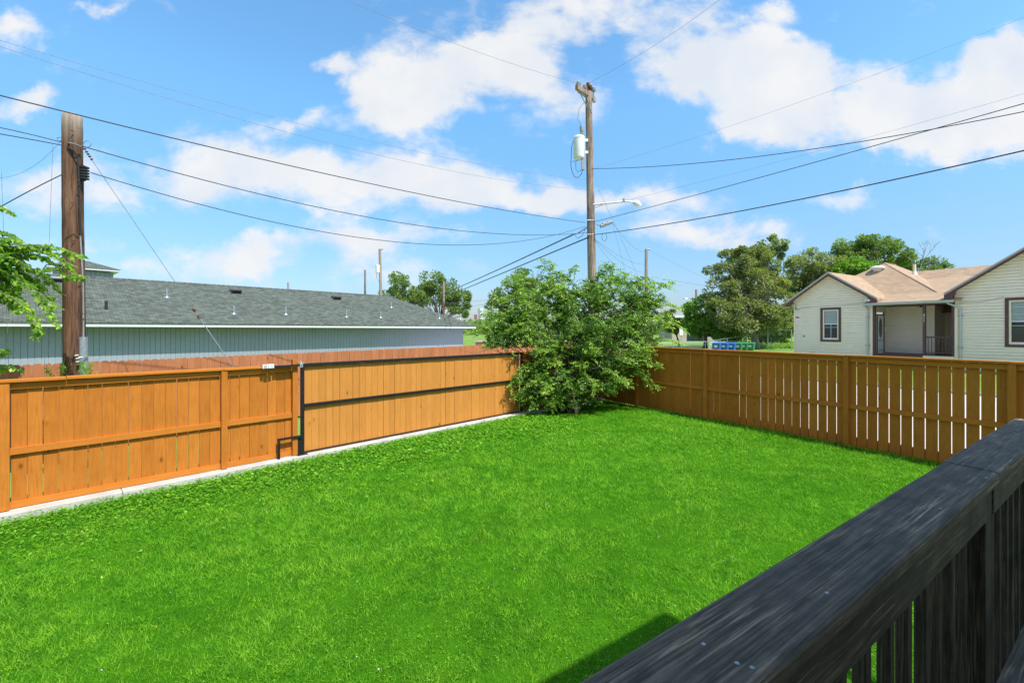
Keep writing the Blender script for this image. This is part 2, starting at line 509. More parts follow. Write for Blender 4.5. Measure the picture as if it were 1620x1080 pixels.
def ground_mat(name, stops, scale=1.2, fine=40, rough=.95, bump=.4):
    m = NT(name)
    geo = m.n('ShaderNodeNewGeometry')
    a = m.noise(geo.outputs['Position'], scale, 6, .6)
    f = m.noise(geo.outputs['Position'], fine, 5, .7)
    c = m.ramp(a, stops)
    c = m.mix(.7, c, m.ramp(f, [(.3, (.65, .68, .6)), (.7, (1.25, 1.2, 1.2))]), 'MULTIPLY')
    m.color(c); m.b.inputs['Roughness'].default_value = rough; m.b.inputs['Specular IOR Level'].default_value = .02
    m.bump(f, bump, .02)
    return m.m
M['lawn'] = ground_mat('lawn_soil', [(.3, (.030, .115, .004)), (.7, (.055, .18, .006))], 1.5, 70)
M['ground'] = ground_mat('rough_grass_ground', [(.3, (.12, .21, .045)), (.55, (.19, .30, .07)), (.75, (.27, .31, .11))], .5, 12)
M['street'] = ground_mat('pale_concrete_street', [(.3, (.52, .50, .47)), (.7, (.62, .60, .57))], .6, 30, .9, .1)
M['concrete'] = ground_mat('concrete_kerb', [(.3, (.40, .38, .35)), (.7, (.56, .54, .51))], 2.5, 45, .9, .3)

def rail_mat(name, grain='x', k=1.0):
    m = NT(name)
    def uv(a, b): return m.uvmap(a, b, b, 'Object') if grain == 'x' else m.uvmap(b, b, a, 'Object')
    warp = m.noise(uv(1.6, 5), 1.0, 3, .5)
    fine = m.noise(uv(3.2, 120), 1.7, 7, .62, .35)
    band = m.noise(uv(1.6, 60), 1.5, 5, .6, 1.2)
    big = m.noise(uv(1.5, 7), 1.6, 4, .55, .6)
    blot = m.noise(uv(9, 14), 1.0, 5, .65)
    c = m.ramp(fine, [(.30, (.050 * k, .037 * k, .026 * k)), (.5, (.130 * k, .100 * k, .072 * k)), (.70, (.250 * k, .195 * k, .145 * k))])
    c = m.mix(.8, c, m.ramp(blot, [(.3, (.4, .4, .42)), (.6, (1.0, .98, .96)), (.8, (1.5, 1.42, 1.36))]), 'MULTIPLY')
    wear = m.mix(1, m.ramp(band, [(.50, (0, 0, 0)), (.62, (1, 1, 1))]), m.ramp(big, [(.44, (0, 0, 0)), (.62, (.80, .80, .80))]), 'MULTIPLY')
    wear = m.mix(1, wear, m.ramp(fine, [(.42, (0, 0, 0)), (.62, (1, 1, 1))]), 'MULTIPLY')
    c = m.mix(wear, c, (.60 * k, .43 * k, .27 * k))
    m.color(c)
    m.l(m.ramp(fine, [(.3, (.62, .62, .62)), (.7, (.85, .85, .85))]), m.b.inputs['Roughness'])
    m.b.inputs['Specular IOR Level'].default_value = .2
    add = m.n('ShaderNodeMath'); add.operation = 'ADD'; m.l(fine, add.inputs[0]); m.l(band, add.inputs[1])
    m.bump(add.outputs[0], .4, .003)
    return m.m
M['rail_x'] = rail_mat('black_stained_wood', 'x')
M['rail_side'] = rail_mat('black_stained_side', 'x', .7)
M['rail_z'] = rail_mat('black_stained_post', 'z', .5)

# ------------------------------------------------------------------ key lines of the place
A0 = G(0, 808); B0 = G(800, 655)
LU = (B0 - A0).normalized()                         # along the left fence, away from the camera
LN = Vector((LU.y, -LU.x, 0))                       # into the yard
R1 = G(1001, 637.5); R2 = G(1490, 729)
RU = (R2 - R1).normalized()                         # along the right fence, toward the camera
RO = Vector((-RU.y, RU.x, 0))                       # outward
# corner
det = LU.x * (RU.y) - LU.y * (RU.x)
dx, dy = R1.x - A0.x, R1.y - A0.y
tc_ = (dx * RU.y - dy * RU.x) / det
CORNER = A0 + LU * tc_
L_ANG = math.atan2(LU.y, LU.x); R_ANG = math.atan2(RU.y, RU.x)
R0 = CORNER.copy()

def t_left(px):   # distance along left fence that shows at a photo column
    r = (px - CX) / F
    return (r * A0.y - A0.x) / (LU.x - r * LU.y)
def t_right(px):
    r = (px - CX) / F
    return (r * R0.y - R0.x) / (RU.x - r * RU.y)

# ------------------------------------------------------------------ ground
def off_right(x, y): return (x - R0.x) * RO.x + (y - R0.y) * RO.y
def lawn_z(dl):
    t = np.clip(np.asarray(dl, dtype=float) / 3.5, 0, 1)
    return -.105 + .06 * t * t * (3 - 2 * t)
def ground():
    mb = MB()
    a_list = [-420, -200, -100, -50, -20, 0, 20, 60, 200, 420]
    prof = [(-500, -.16), (-100, -.16), (-30, -.16), (-1, -.16), (0, -.09), (1.71, -.06), (12.5, -.06), (13.2, .0), (14.5, .18), (16.5, .45), (19, .62), (30, .66), (120, .7), (500, .7)]
    i0 = 0
    for (o, z) in prof:
        for a in a_list:
            p = R0 + RO * o - RU * a * -1
            p = Vector((R0.x + RO.x * o + RU.x * a, R0.y + RO.y * o + RU.y * a, z))
            mb.v.append(tuple(p))
    n = len(a_list)
    for i in range(len(prof) - 1):
        for j in range(n - 1):
            mb.f.append([i * n + j, i * n + j + 1, (i + 1) * n + j + 1, (i + 1) * n + j]); mb.r.append(.5)
    struct(mb.build('ground', M['ground']))
    def strip(name, o0, o1, z, mat, th=None):
        mb = MB()
        def q(a, o, zz): return Vector((R0.x + RO.x * o + RU.x * a, R0.y + RO.y * o + RU.y * a, zz))
        c = [q(-200, o0, -.3), q(60, o0, -.3), q(60, o1, -.3), q(-200, o1, -.3), q(-200, o0, z), q(60, o0, z), q(60, o1, z), q(-200, o1, z)]
        mb.hexa(c, .5)
        return struct(mb.build(name, mat))
    strip('street', .16, 12.3, -.05, M['street'])
    strip('kerb', 12.302, 12.45, .07, M['concrete'])
    # the yard
    mb = MB(); n_ = 0
    steps = [0, .5, 1, 1.5, 2, 2.5, 3, 3.5, 4, 14]
    for k, dlv in enumerate(steps):
        p = A0 + LN * dlv
        te = ((R0 - RO * .03 - p).dot(RO)) / LU.dot(RO)
        for t in (-9, te): mb.v.append((p.x + LU.x * t, p.y + LU.y * t, float(lawn_z(dlv))))
        if k: b0 = 2 * (k - 1); mb.f.append([b0, b0 + 2, b0 + 3, b0 + 1]); mb.r.append(.5)
    lw = mb.build('lawn', M['lawn'], smooth=True); struct(lw)
    # concrete footing of the left fence
    mb = MB()
    seg = -6.0
    while seg < tc_ + .1:
        s1 = min(seg + 2.4, tc_ + .1)
        w0 = .235 + .015 * math.sin(seg * 3)
        w1 = .235 + .015 * math.sin(s1 * 3)
        mb.hexa([(seg, -w0, -.2), (s1 - .004, -w1, -.2), (s1 - .004, .12, -.2), (seg, .12, -.2), (seg, -w0 + .015, -.004), (s1 - .004, -w1 + .015, -.004), (s1 - .004, .12, 0), (seg, .12, 0)])
        seg = s1
    o = mb.build('concrete_strip', M['concrete'], bevel=.012)
    o.matrix_basis = Matrix.Translation(A0) @ Matrix.Rotation(L_ANG, 4, 'Z')
    struct(o)
ground()

# ------------------------------------------------------------------ fences
def board_panel(x0, x1, pitch, gap, z0, z1, ya, yb, jit=.004, ear=0.0, wjit=0.0, gapfn=None):
    mb = MB(); x = x0
    while x < x1 - .02:
        w = pitch * (1 + random.uniform(-wjit, wjit))
        g = gapfn(x) if gapfn else max(.0015, gap + random.uniform(-1, 1) * gap * .6)
        xe = min(x + w - g, x1)
        sk = random.uniform(-jit, jit); top = z1 + random.uniform(-.006, .006); lean = random.uniform(-.003, .003)
        r = random.random()
        if ear:
            e = ear
            poly = [(x, ya + sk, z0), (xe, ya + sk, z0), (xe + lean, ya + sk, top - e), (xe - e + lean, ya + sk, top), (x + e + lean, ya + sk, top), (x + lean, ya + sk, top - e)]
            mb.prism(poly, (0, yb - ya, 0), r)
        else:
            mb.hexa([(x, ya + sk, z0), (xe, ya + sk, z0), (xe, yb + sk, z0), (x, yb + sk, z0), (x + lean, ya + sk, top), (xe + lean, ya + sk, top), (xe + lean, yb + sk, top), (x + lean, yb + sk, top)], r)
        x += w
    return mb

def rail_mb(x0, x1, y0, y1, z0, z1, joints=2.44):
    mb = MB(); x = x0
    while x < x1 - .01:
        e = min(x + joints, x1)
        mb.box(x, e - .003, y0, y1, z0, z1)
        x = e
    return mb

def left_fence():
    # local x along the fence away from the camera, y: positive = away from yard (left normal of LU)
    f = thing('wooden_fence', 'orange-stained board fence along the left side with flat cap rail, up to the gate post', 'fence', A0, L_ANG)
    tp = [t_left(11) - 2.44 * 2, t_left(11) - 2.44, t_left(11) - .02, t_left(353), t_left(466) - .02]
    board_panel(tp[0], tp[-1] + .05, .149, .0075, .012, 1.66, .0, .018).build('board_panel', M['fence_v'], f)
    for i, t in enumerate(tp):
        mb = MB()
        w = .045
        top = 1.66 if i < 4 else 1.80
        mb.box(t - w, t + w, -.085, -.0025, .01, top)
        mb.build('post', M['fence_v'], f)
    mid = MB(); topm = MB(); kick = MB(); cap = MB()
    for a, b in zip(tp[:-1], tp[1:]):
        mid.box(a + .046, b - .046, -.040, -.0022, .715, .80)
        topm.box(a + .046, b - .046, -.040, -.0022, 1.575, 1.66)
        kick.box(a + .046, b - .046, -.022, -.0024, .008, .095)
    capx = [tp[0], t_left(11) - 1.2, t_left(105), t_left(352), tp[-1] - .05]
    for k in range(len(capx) - 1):
        dz = random.uniform(-.004, .004)
        cap.box(capx[k], capx[k + 1] - .004, -.098, .05, 1.668 + dz, 1.706 + dz)
    mid.build('middle_rail', M['fence_h'], f); topm.build('top_rail', M['fence_h'], f)
    kick.build('kick_board', M['fence_h'], f); cap.build('cap_rail', M['fence_h'], f, bevel=.004)
left_fence()

T_G0 = t_left(477.5)
T_G1 = t_left(824)
def gate():
    g = thing('sliding_gate', 'long sliding gate of tan boards in a black steel frame', 'gate', A0 + LU * T_G0, L_ANG)
    L = T_G1 - T_G0
    board_panel(.05, L - .05, .142, .0045, .03, 1.655, .012, .03, .003).build('board_panel', M['gate_v'], g)
    mb = MB(); mb.box(-.03, .032, -.045, .008, .0, 1.70); mb.build('frame_post', M['steel_black'], g, bevel=.004)
    mb = MB(); mb.box(L - .03, L + .03, -.045, .008, .0, 1.655); mb.build('frame_post', M['steel_black'], g, bevel=.004)
    mb = MB(); mb.box(.034, L + .03, -.043, .008, 1.657, 1.715); mb.build('frame_rail', M['steel_black'], g, bevel=.004)
    mb = MB(); mb.box(.034, L - .032, -.043, .008, .885, .94); mb.build('frame_rail', M['steel_black'], g, bevel=.004)
    mb = MB(); mb.box(.034, L - .032, -.04, .008, .004, .028); mb.build('frame_rail', M['steel_black'], g, bevel=.004)
    # lead bar past the post toward the latch
    x0 = t_left(430) - T_G0
    mb = MB(); mb.box(x0, -.034, -.16, -.115, 1.672, 1.712); mb.box(-.10, -.03, -.1145, -.05, 1.68, 1.705)
    mb.build('latch_bar', M['steel_black'], g, bevel=.003)
    mb = MB(); mb.box(-.115, -.02, -.175, -.055, 1.722, 1.734); mb.box(-.105, -.05, -.178, -.164, 1.655, 1.75)
    mb.tube([(-.075, -.19, 1.70), (-.075, -.14, 1.76)], .012)
    mb.build('clamp', M['galv'], g)
    # guide frame at the foot
    q = G(435, 727, -.05) - (A0 + LU * T_G0)
    lx = q.x * LU.x + q.y * LU.y
    mb = MB()
    mb.box(lx - .02, lx + .02, -.115, -.075, -.09, .33)
    mb.box(lx - .02, -.032, -.115, -.075, .332, .372)
    mb.box(-.10, -.034, -.075, -.03, .0, .345)
    mb.box(-.13, .06, -.14, -.0465, -.003, .012)
    mb.build('guide_bracket', M['steel_black'], g, bevel=.003)
gate()

def latch_box():
    o = thing('latch_receiver', 'small white metal latch plates on top of the left fence before the gate', 'latch', A0 + LU * t_left(420), L_ANG)
    mb = MB(); a = t_left(411) - t_left(420); b = t_left(416.5) - t_left(420); c = t_left(428.5) - t_left(420)
    mb.box(a, b - .005, -.15, -.10, 1.665, 1.735); mb.build('plate', M['white_metal'], o, bevel=.004)
    mb = MB(); mb.box(b, c, -.17, -.102, 1.668, 1.74); mb.build('plate', M['white_metal'], o, bevel=.004)
    mb = MB()
    for x in (a + .03, b + .03, c - .04):
        mb.tube([(x, -.175, 1.69), (x, -.16, 1.69)], .006)
        mb.tube([(x, -.175, 1.72), (x, -.16, 1.72)], .006)
    mb.box(a + .02, c - .02, -.0995, .03, 1.709, 1.72)
    mb.build('bolt', M['rust'], o)
latch_box()

def corner_fence():
    f = thing('corner_fence', 'short orange board fence behind the big bush, closing the back corner', 'fence', A0 + LU * T_G1, L_ANG)
    L = tc_ - T_G1
    board_panel(.06, L, .149, .004, .0, 1.66, .03, .048).build('board_panel', M['fence_v'], f)
    rail_mb(.06, L - .05, -.01, .028, .715, .80).build('middle_rail', M['fence_h'], f)
    rail_mb(.06, L - .05, -.01, .028, 1.57, 1.655).build('top_rail', M['fence_h'], f)
    rail_mb(.06, L - .06, -.07, .08, 1.668, 1.706).build('cap_rail', M['fence_h'], f)
corner_fence()

def right_fence():
    # local x from the corner toward the camera; y positive is RO's opposite? (left normal of RU points outward)
    f = thing('wooden_fence', 'brown-shaded board fence along the right side with daylight showing through its gaps', 'fence', R0, R_ANG)
    tp = [t_right(1009), t_right(1118.5), t_right(1341), t_right(1603)]
    tp = [tp[0] - 2.5] + tp + [tp[-1] + 2.44, tp[-1] + 4.88]
    x0, x1 = .06, tp[-1]
    tgap = t_right(1165)
    def gapfn(x):
        if x < tgap: return random.choice([.002, .002, .004, .012])
        if x < t_right(1250): return random.choice([.003, .012, .014])
        return random.uniform(.0135, .019)
    board_panel(x0, x1, .182, .012, -.03, 1.80, .0, .017, .002, gapfn=gapfn, wjit=.02).build('board_panel', M['fence_v'], f)
    mid, topm, kick, cap = MB(), MB(), MB(), MB()
    for i, t in enumerate(tp):
        mb = MB(); mb.box(t - .048, t + .048, -.092, -.0025, -.06, 1.79); mb.build('post', M['fence_v'], f)
    for a, b in zip(tp[:-1], tp[1:]):
        mid.box(a + .049, b - .049, -.045, -.0022, .735, .825)
        topm.box(a + .049, b - .049, -.045, -.0022, 1.70, 1.79)
        kick.box(a + .049, b - .049, .0205, .043, -.05, .16)
    for k in range(len(tp) - 1):
        m_ = (tp[k] + tp[k + 1]) / 2
        cap.box(tp[k] - (.0 if k else .8), tp[k + 1] - .004, -.10, .05, 1.795 + .004 * (k % 2), 1.835 + .004 * (k % 2))
    mid.build('middle_rail', M['fence_h'], f); topm.build('top_rail', M['fence_h'], f)
    kick.build('kick_board', M['fence_h'], f); cap.build('cap_rail', M['fence_h'], f, bevel=.004)
right_fence()

# dog-ear fence of the neighbour
EU = Vector((511, 720, 0)).normalized(); E_ANG = math.atan2(EU.y, EU.x)
E0 = P(150, 522, 9.4); E0.z = 0
def t_ear(px):
    r = (px - CX) / F
    return (r * E0.y - E0.x) / (EU.x - r * EU.y)
def ear_fence():
    f = thing('dog_ear_fence', 'faded terracotta dog-eared picket fence behind the orange fence, before the blue-grey building', 'fence', E0, E_ANG)
    x0, x1 = t_ear(-60), t_ear(850)
    board_panel(x0, x1, .142, .004, -.1, 1.70, .0, .016, .003, ear=.028).build('picket_panel', M['ear_v'], f)
    mb = MB()
    for z in (.25, .85, 1.4):
        mb.box(x0, x1, .0205, .058, z, z + .09)
    mb.build('rail', M['ear_v'], f)
ear_fence()

# ------------------------------------------------------------------ blue-grey building
BU = Vector((640, 720, 0)).normalized(); B_ANG = math.atan2(BU.y, BU.x)
BO = P(50, 522, 18.5); BO.z = 0
def t_bld(px):
    r = (px - CX) / F
    return (r * BO.y - BO.x) / (BU.x - r * BU.y)
def long_building():
    b = thing('long_house', 'long single-storey blue-grey house with green-grey shingle hip roof behind the left fences', 'building', BO, B_ANG)
    x0, x1 = -9.0, t_bld(753)
    ze = 2.69; rh = 2.41; w = 5.0       # eave top z, ridge rise, half width
    # wall with vertical grooves: boards proud of a dark backing
    wl = MB()
    OV = .86
    x = x0 + .6
    while x < x1 - .62:
        e = min(x + .203, x1 - .6)
        wl.box(x, e - .016, OV, OV + .02, -.2, 2.60, random.random())
        x += .203
    wl.box(x0 + .6, x1 - .6, OV + .0205, OV + .08, -.2, 2.6)
    wl.build('front_wall', M['siding_grey'], b)
    wl = MB()
    y = .96
    while y < 2 * w - .7:
        wl.box(x1 - .62, x1 - .6, y, y + .19, -.2, 2.6); y += .203
    wl.box(x1 - .68, x1 - .6205, .96, 2 * w - .6, -.2, 2.6)
    wl.build('end_wall', M['siding_grey'], b)
    fa = MB()
    fa.box(x0, x1, -.0, .03, ze - .19, ze - .004, .5); fa.build('fascia', M['white_trim'], b)
    fa = MB(); fa.box(x1 - .03, x1, .031, 2 * w, ze - .19, ze - .004, .5); fa.build('fascia', M['white_trim'], b)
    so = MB(); so.box(x0, x1 - .031, .031, OV - .001, ze - .125, ze - .10, .5); so.build('soffit', M['siding_grey'], b)
    roof = MB()
    ev = -.045
    A = (x0, ev, ze); Bp = (x1 + .04, ev, ze); C = (x1 - w + .04, w, ze + rh); D = (x0, w, ze + rh)
    E = (x1 + .04, 2 * w - ev, ze); Fp = (x0, 2 * w - ev, ze)
    roof.face([A, Bp, C, D], 0.0); roof.face([Bp, E, C], 0.0); roof.face([E, Fp, D, C], 0.0)
    dz = -.035
    roof.face([(A[0], A[1], A[2] + dz), (Bp[0], Bp[1], Bp[2] + dz), Bp, A], 0.0)
    roof.face([(Bp[0], Bp[1], Bp[2] + dz), (E[0], E[1], E[2] + dz), E, Bp], 0.0)
    roof.face([Fp, E, Bp, A][::-1] if False else [(A[0], A[1], A[2] + dz), (Fp[0], Fp[1], Fp[2] + dz), (E[0], E[1], E[2] + dz), (Bp[0], Bp[1], Bp[2] + dz)], 0.0)
    roof.build('roof', M['roof_green'], b)
    dk = MB(); dk.box(x0, x1 + .035, -.04, -.002, ze - .05, ze - .036, .5); dk.build('drip_edge', M['black'], b)
    rc = MB()
    x = x0
    while x < x1 - w:
        rc.hexa([(x, w - .14, ze + rh - .05), (x + .25, w - .14, ze + rh - .062), (x + .25, w + .14, ze + rh - .062), (x, w + .14, ze + rh - .05),
                 (x, w - .02, ze + rh + .035), (x + .25, w - .02, ze + rh + .02), (x + .25, w + .02, ze + rh + .02), (x, w + .02, ze + rh + .035)])
        x += .25
    rc.build('ridge_cap', M['roof_green'], b)
    # ray to roof plane
    inv = b.matrix_basis.inverted()
    c0 = inv @ Vector((0, 0, H)); nrm = Vector((0, -rh, w + .045)).normalized(); p0 = Vector((x0, ev, ze))
    def hit(px, py):
        d = inv.to_3x3() @ Vector(((px - CX) / F, 1, (HY - py) / F))
        t = (p0 - c0).dot(nrm) / d.dot(nrm)
        return c0 + d * t
    for (px, py, hh) in [(27, 478, 12), (264, 470, 13), (370, 496, 13), (452, 497, 12), (548, 501, 11), (602, 502, 9), (619, 486, 8), (695, 503, 8), (728, 504, 7)]:
        p = hit(px, py); d = (b.matrix_basis @ p).y; L = hh / F * d
        mb = MB(); mb.tube([p - Vector((0, 0, .08)), p + Vector((0, 0, L))], .045, 10); mb.tube([p + Vector((0, 0, -.03)), p + Vector((0, 0, .05))], [.10, .05], 12)
        s = Vector((0, w + .045, rh)).normalized()
        q = p + nrm * .006
        mb.face([q - Vector((.11, 0, 0)) - s * .14, q + Vector((.11, 0, 0)) - s * .14, q + Vector((.11, 0, 0)) + s * .1, q - Vector((.11, 0, 0)) + s * .1], .5)
        mb.build('vent_pipe', M['galv'], b, smooth='auto')
    for (px, py, hh) in [(168, 489, 13)]:
        p = hit(px, py); d = (b.matrix_basis @ p).y; L = hh / F * d
        mb = MB(); mb.tube([p - Vector((0, 0, .08)), p + Vector((0, 0, L))], .06, 10); mb.build('vent_pipe', M['black'], b, smooth='auto')
    p = Vector((inv @ P(456, 458, 29.5))); 
    mb = MB(); q = hit(456, 456.5); q = Vector((q.x, q.y, q.z)); mb.tube([q - Vector((0, 0, .1)), q + Vector((0, 0, .42))], .06, 10); mb.build('vent_pipe', M['galv_dull'], b)
    for (px, py) in [(92, 444), (372, 462), (531, 472)]:
        p = hit(px, py); s = Vector((0, w + .045, rh)).normalized(); u = Vector((1, 0, 0))
        mb = MB()
        def q(a, c, h): return p + u * a + s * c + nrm * h
        mb.hexa([q(-.28, -.24, 0), q(.28, -.24, 0), q(.28, .24, 0), q(-.28, .24, 0), q(-.27, -.28, .24), q(.27, -.28, .24), q(.22, .18, .15), q(-.22, .18, .15)])
        ob = mb.build('box_vent', M['galv_dull'] if px == 92 else M['maroonish'], b)
        mb = MB(); mb.hexa([q(-.22, -.262, .04), q(.22, -.262, .04), q(.22, -.24, .04), q(-.22, -.24, .04), q(-.22, -.285, .18), q(.22, -.285, .18), q(.22, -.25, .18), q(-.22, -.25, .18)])
        mb.build('vent_opening', M['black'], ob)
M['maroonish'] = plain('brown_vent_metal', (.10, .075, .08), .5, .2, .2, 10)
long_building()

def upper_house():
    d0 = 34.0
    a = P(74, 422, d0 + 1.2); c = P(174, 426, d0)
    u = Vector((BU.x, BU.y, 0))
    o = thing('hip_roofed_house', 'small upper storey with grey hip roof rising behind the long roof at far left', 'building', (P(74, 522, d0).x, d0, 0), B_ANG)
    W = 4.2; ze = 2.35 + 96 / F * (d0 + 1.6)
    mb = MB(); mb.box(.5, W - .5, .5, W - .5, 0, ze - .05)
    for k in range(12): mb.box(.55 + k * .28, .75 + k * .28, .48, .499, 0, ze - .05)
    mb.build('wall', M['siding_grey'], o)
    mb = MB(); mb.box(0, W, 0, W, ze - .0, ze + .14); mb.build('fascia', M['white_trim'], o)
    mb = MB(); z = ze + .142
    b4 = [(-.05, -.05, z), (W + .05, -.05, z), (W + .05, W + .05, z), (-.05, W + .05, z)]
    t1, t2 = (W * .42, W / 2, z + .75), (W * .58, W / 2, z + .75)
    mb.face([b4[0], b4[1], t2, t1], 0.); mb.face([b4[1], b4[2], t2], 0.); mb.face([b4[2], b4[3], t1, t2], 0.); mb.face([b4[3], b4[0], t1], 0.)
    mb.build('roof', M['roof_green'], o)
upper_house()

# ------------------------------------------------------------------ utility poles
def wobble_pole(base, top, r0, r1, n=28, seg=24, amp=.006):
    mb = MB(); pts = []; rads = []
    for i in range(n + 1):
        t = i / n
        p = Vector(base).lerp(Vector(top), t); pts.append(p); rads.append(r0 + (r1 - r0) * t)
    pts.append(Vector(top) + Vector((0, 0, .025))); rads.append(r1 * .82)
    pts.append(Vector(top) + Vector((0, 0, .035))); rads.append(r1 * .3)
    mb.tube(pts, rads, seg, .5)
    rnd = np.random.default_rng(3)
    col = rnd.normal(0, amp, seg)
    vv = []
    for k, v in enumerate(mb.v):
        ring, j = divmod(k, seg)
        c = pts[min(ring, len(pts) - 1)]
        d = (Vector(v) - c); L = max(d.length, 1e-5)
        a = col[j] + rnd.normal(0, amp * .35)
        vv.append(tuple(c + d * (1 + a / L * min(1, L / r1))))
    mb.v = vv
    return mb

PD = 8.2
def pole_left():
    base = P(120, 522, PD); base.z = -.2; top = P(114, 184, PD)
    o = thing('utility_pole', 'thick brown timber utility pole standing behind the left fence', 'utility pole', (base.x, base.y, 0))
    w = lambda m, n, mat, **k: m.build(n, mat, o, world=True, **k)
    w(wobble_pole(base, top, .166, .143), 'shaft', M['pole'], smooth=True)
    def on(px, py, dd=0.0): return P(px, py, PD - dd)
    mb = MB(); mb.tube([on(133, 600, .03), on(132, 560, .03), on(131.5, 533, .03)], .062, 14); w(mb, 'cable_guard', M['galv'], smooth='auto')
    mb = MB(); mb.tube([on(124.5, 565, .16), on(131, 565, .13), on(138.5, 564, .04)], .011, 6); w(mb, 'strap', M['galv'])
    mb = MB(); mb.tube([on(132, 533, .02), on(131.5, 450, .02), on(129, 405, .03), on(127, 372, .04)], .012, 8); w(mb, 'conduit', M['galv_dull'], smooth='auto')
    mb = MB(); mb.tube([on(127, 372, .04), on(125.5, 330, .08), on(125, 290, .09), on(123.5, 250, .1), on(116, 238, .16), on(106, 232, .15)], .016, 8); w(mb, 'riser_cable', M['black'])
    mb = MB()
    for k in range(5):
        z = 265 + k * 4.4
        c = on(133.5, z, .03); mb.box(c.x - .045, c.x + .05, c.y - .05, c.y + .05, c.z - .019, c.z + .017)
    c = on(131, 274, .03); mb.box(c.x - .03, c.x + .03, c.y - .03, c.y + .03, c.z - .14, c.z + .14)
    w(mb, 'terminal_block', M['black'], bevel=.006)
    mb = MB(); mb.tube([on(103, 228, .05), on(110, 226, .17), on(119, 228, .18), on(128, 232, .05)], .012, 6); w(mb, 'band', M['galv'])
    mb = MB(); 
    ring = [on(138 + 6 * math.cos(a), 228 + 5 * math.sin(a), .03) for a in [k * math.pi / 8 for k in range(17)]]
    mb.tube(ring, .005, 5); w(mb, 'wire_loop', M['wire']); mb = MB(); ring = [on(95 + 5 * math.cos(a), 220 + 2.5 * math.sin(a), .03) for a in [k * math.pi / 8 for k in range(17)]]
    mb.tube(ring, .005, 5)
    w(mb, 'wire_loop', M['wire'])
    mb = MB()
    for (x, y) in [(119, 562), (121, 567), (120.5, 572), (112, 206), (108, 254), (122, 284), (113, 380), (124, 431), (105, 488), (130, 496), (112, 320)]:
        mb = MB(); c = on(x, y, .18 if 108 < x < 126 else .1); mb.tube([c, c + Vector((0, .05, 0))], .013 if y in (562, 567, 572) else .008, 6); w(mb, 'nail', M['white_metal' if y in (562, 567, 572) else 'rust'])
    return top
pole_left()

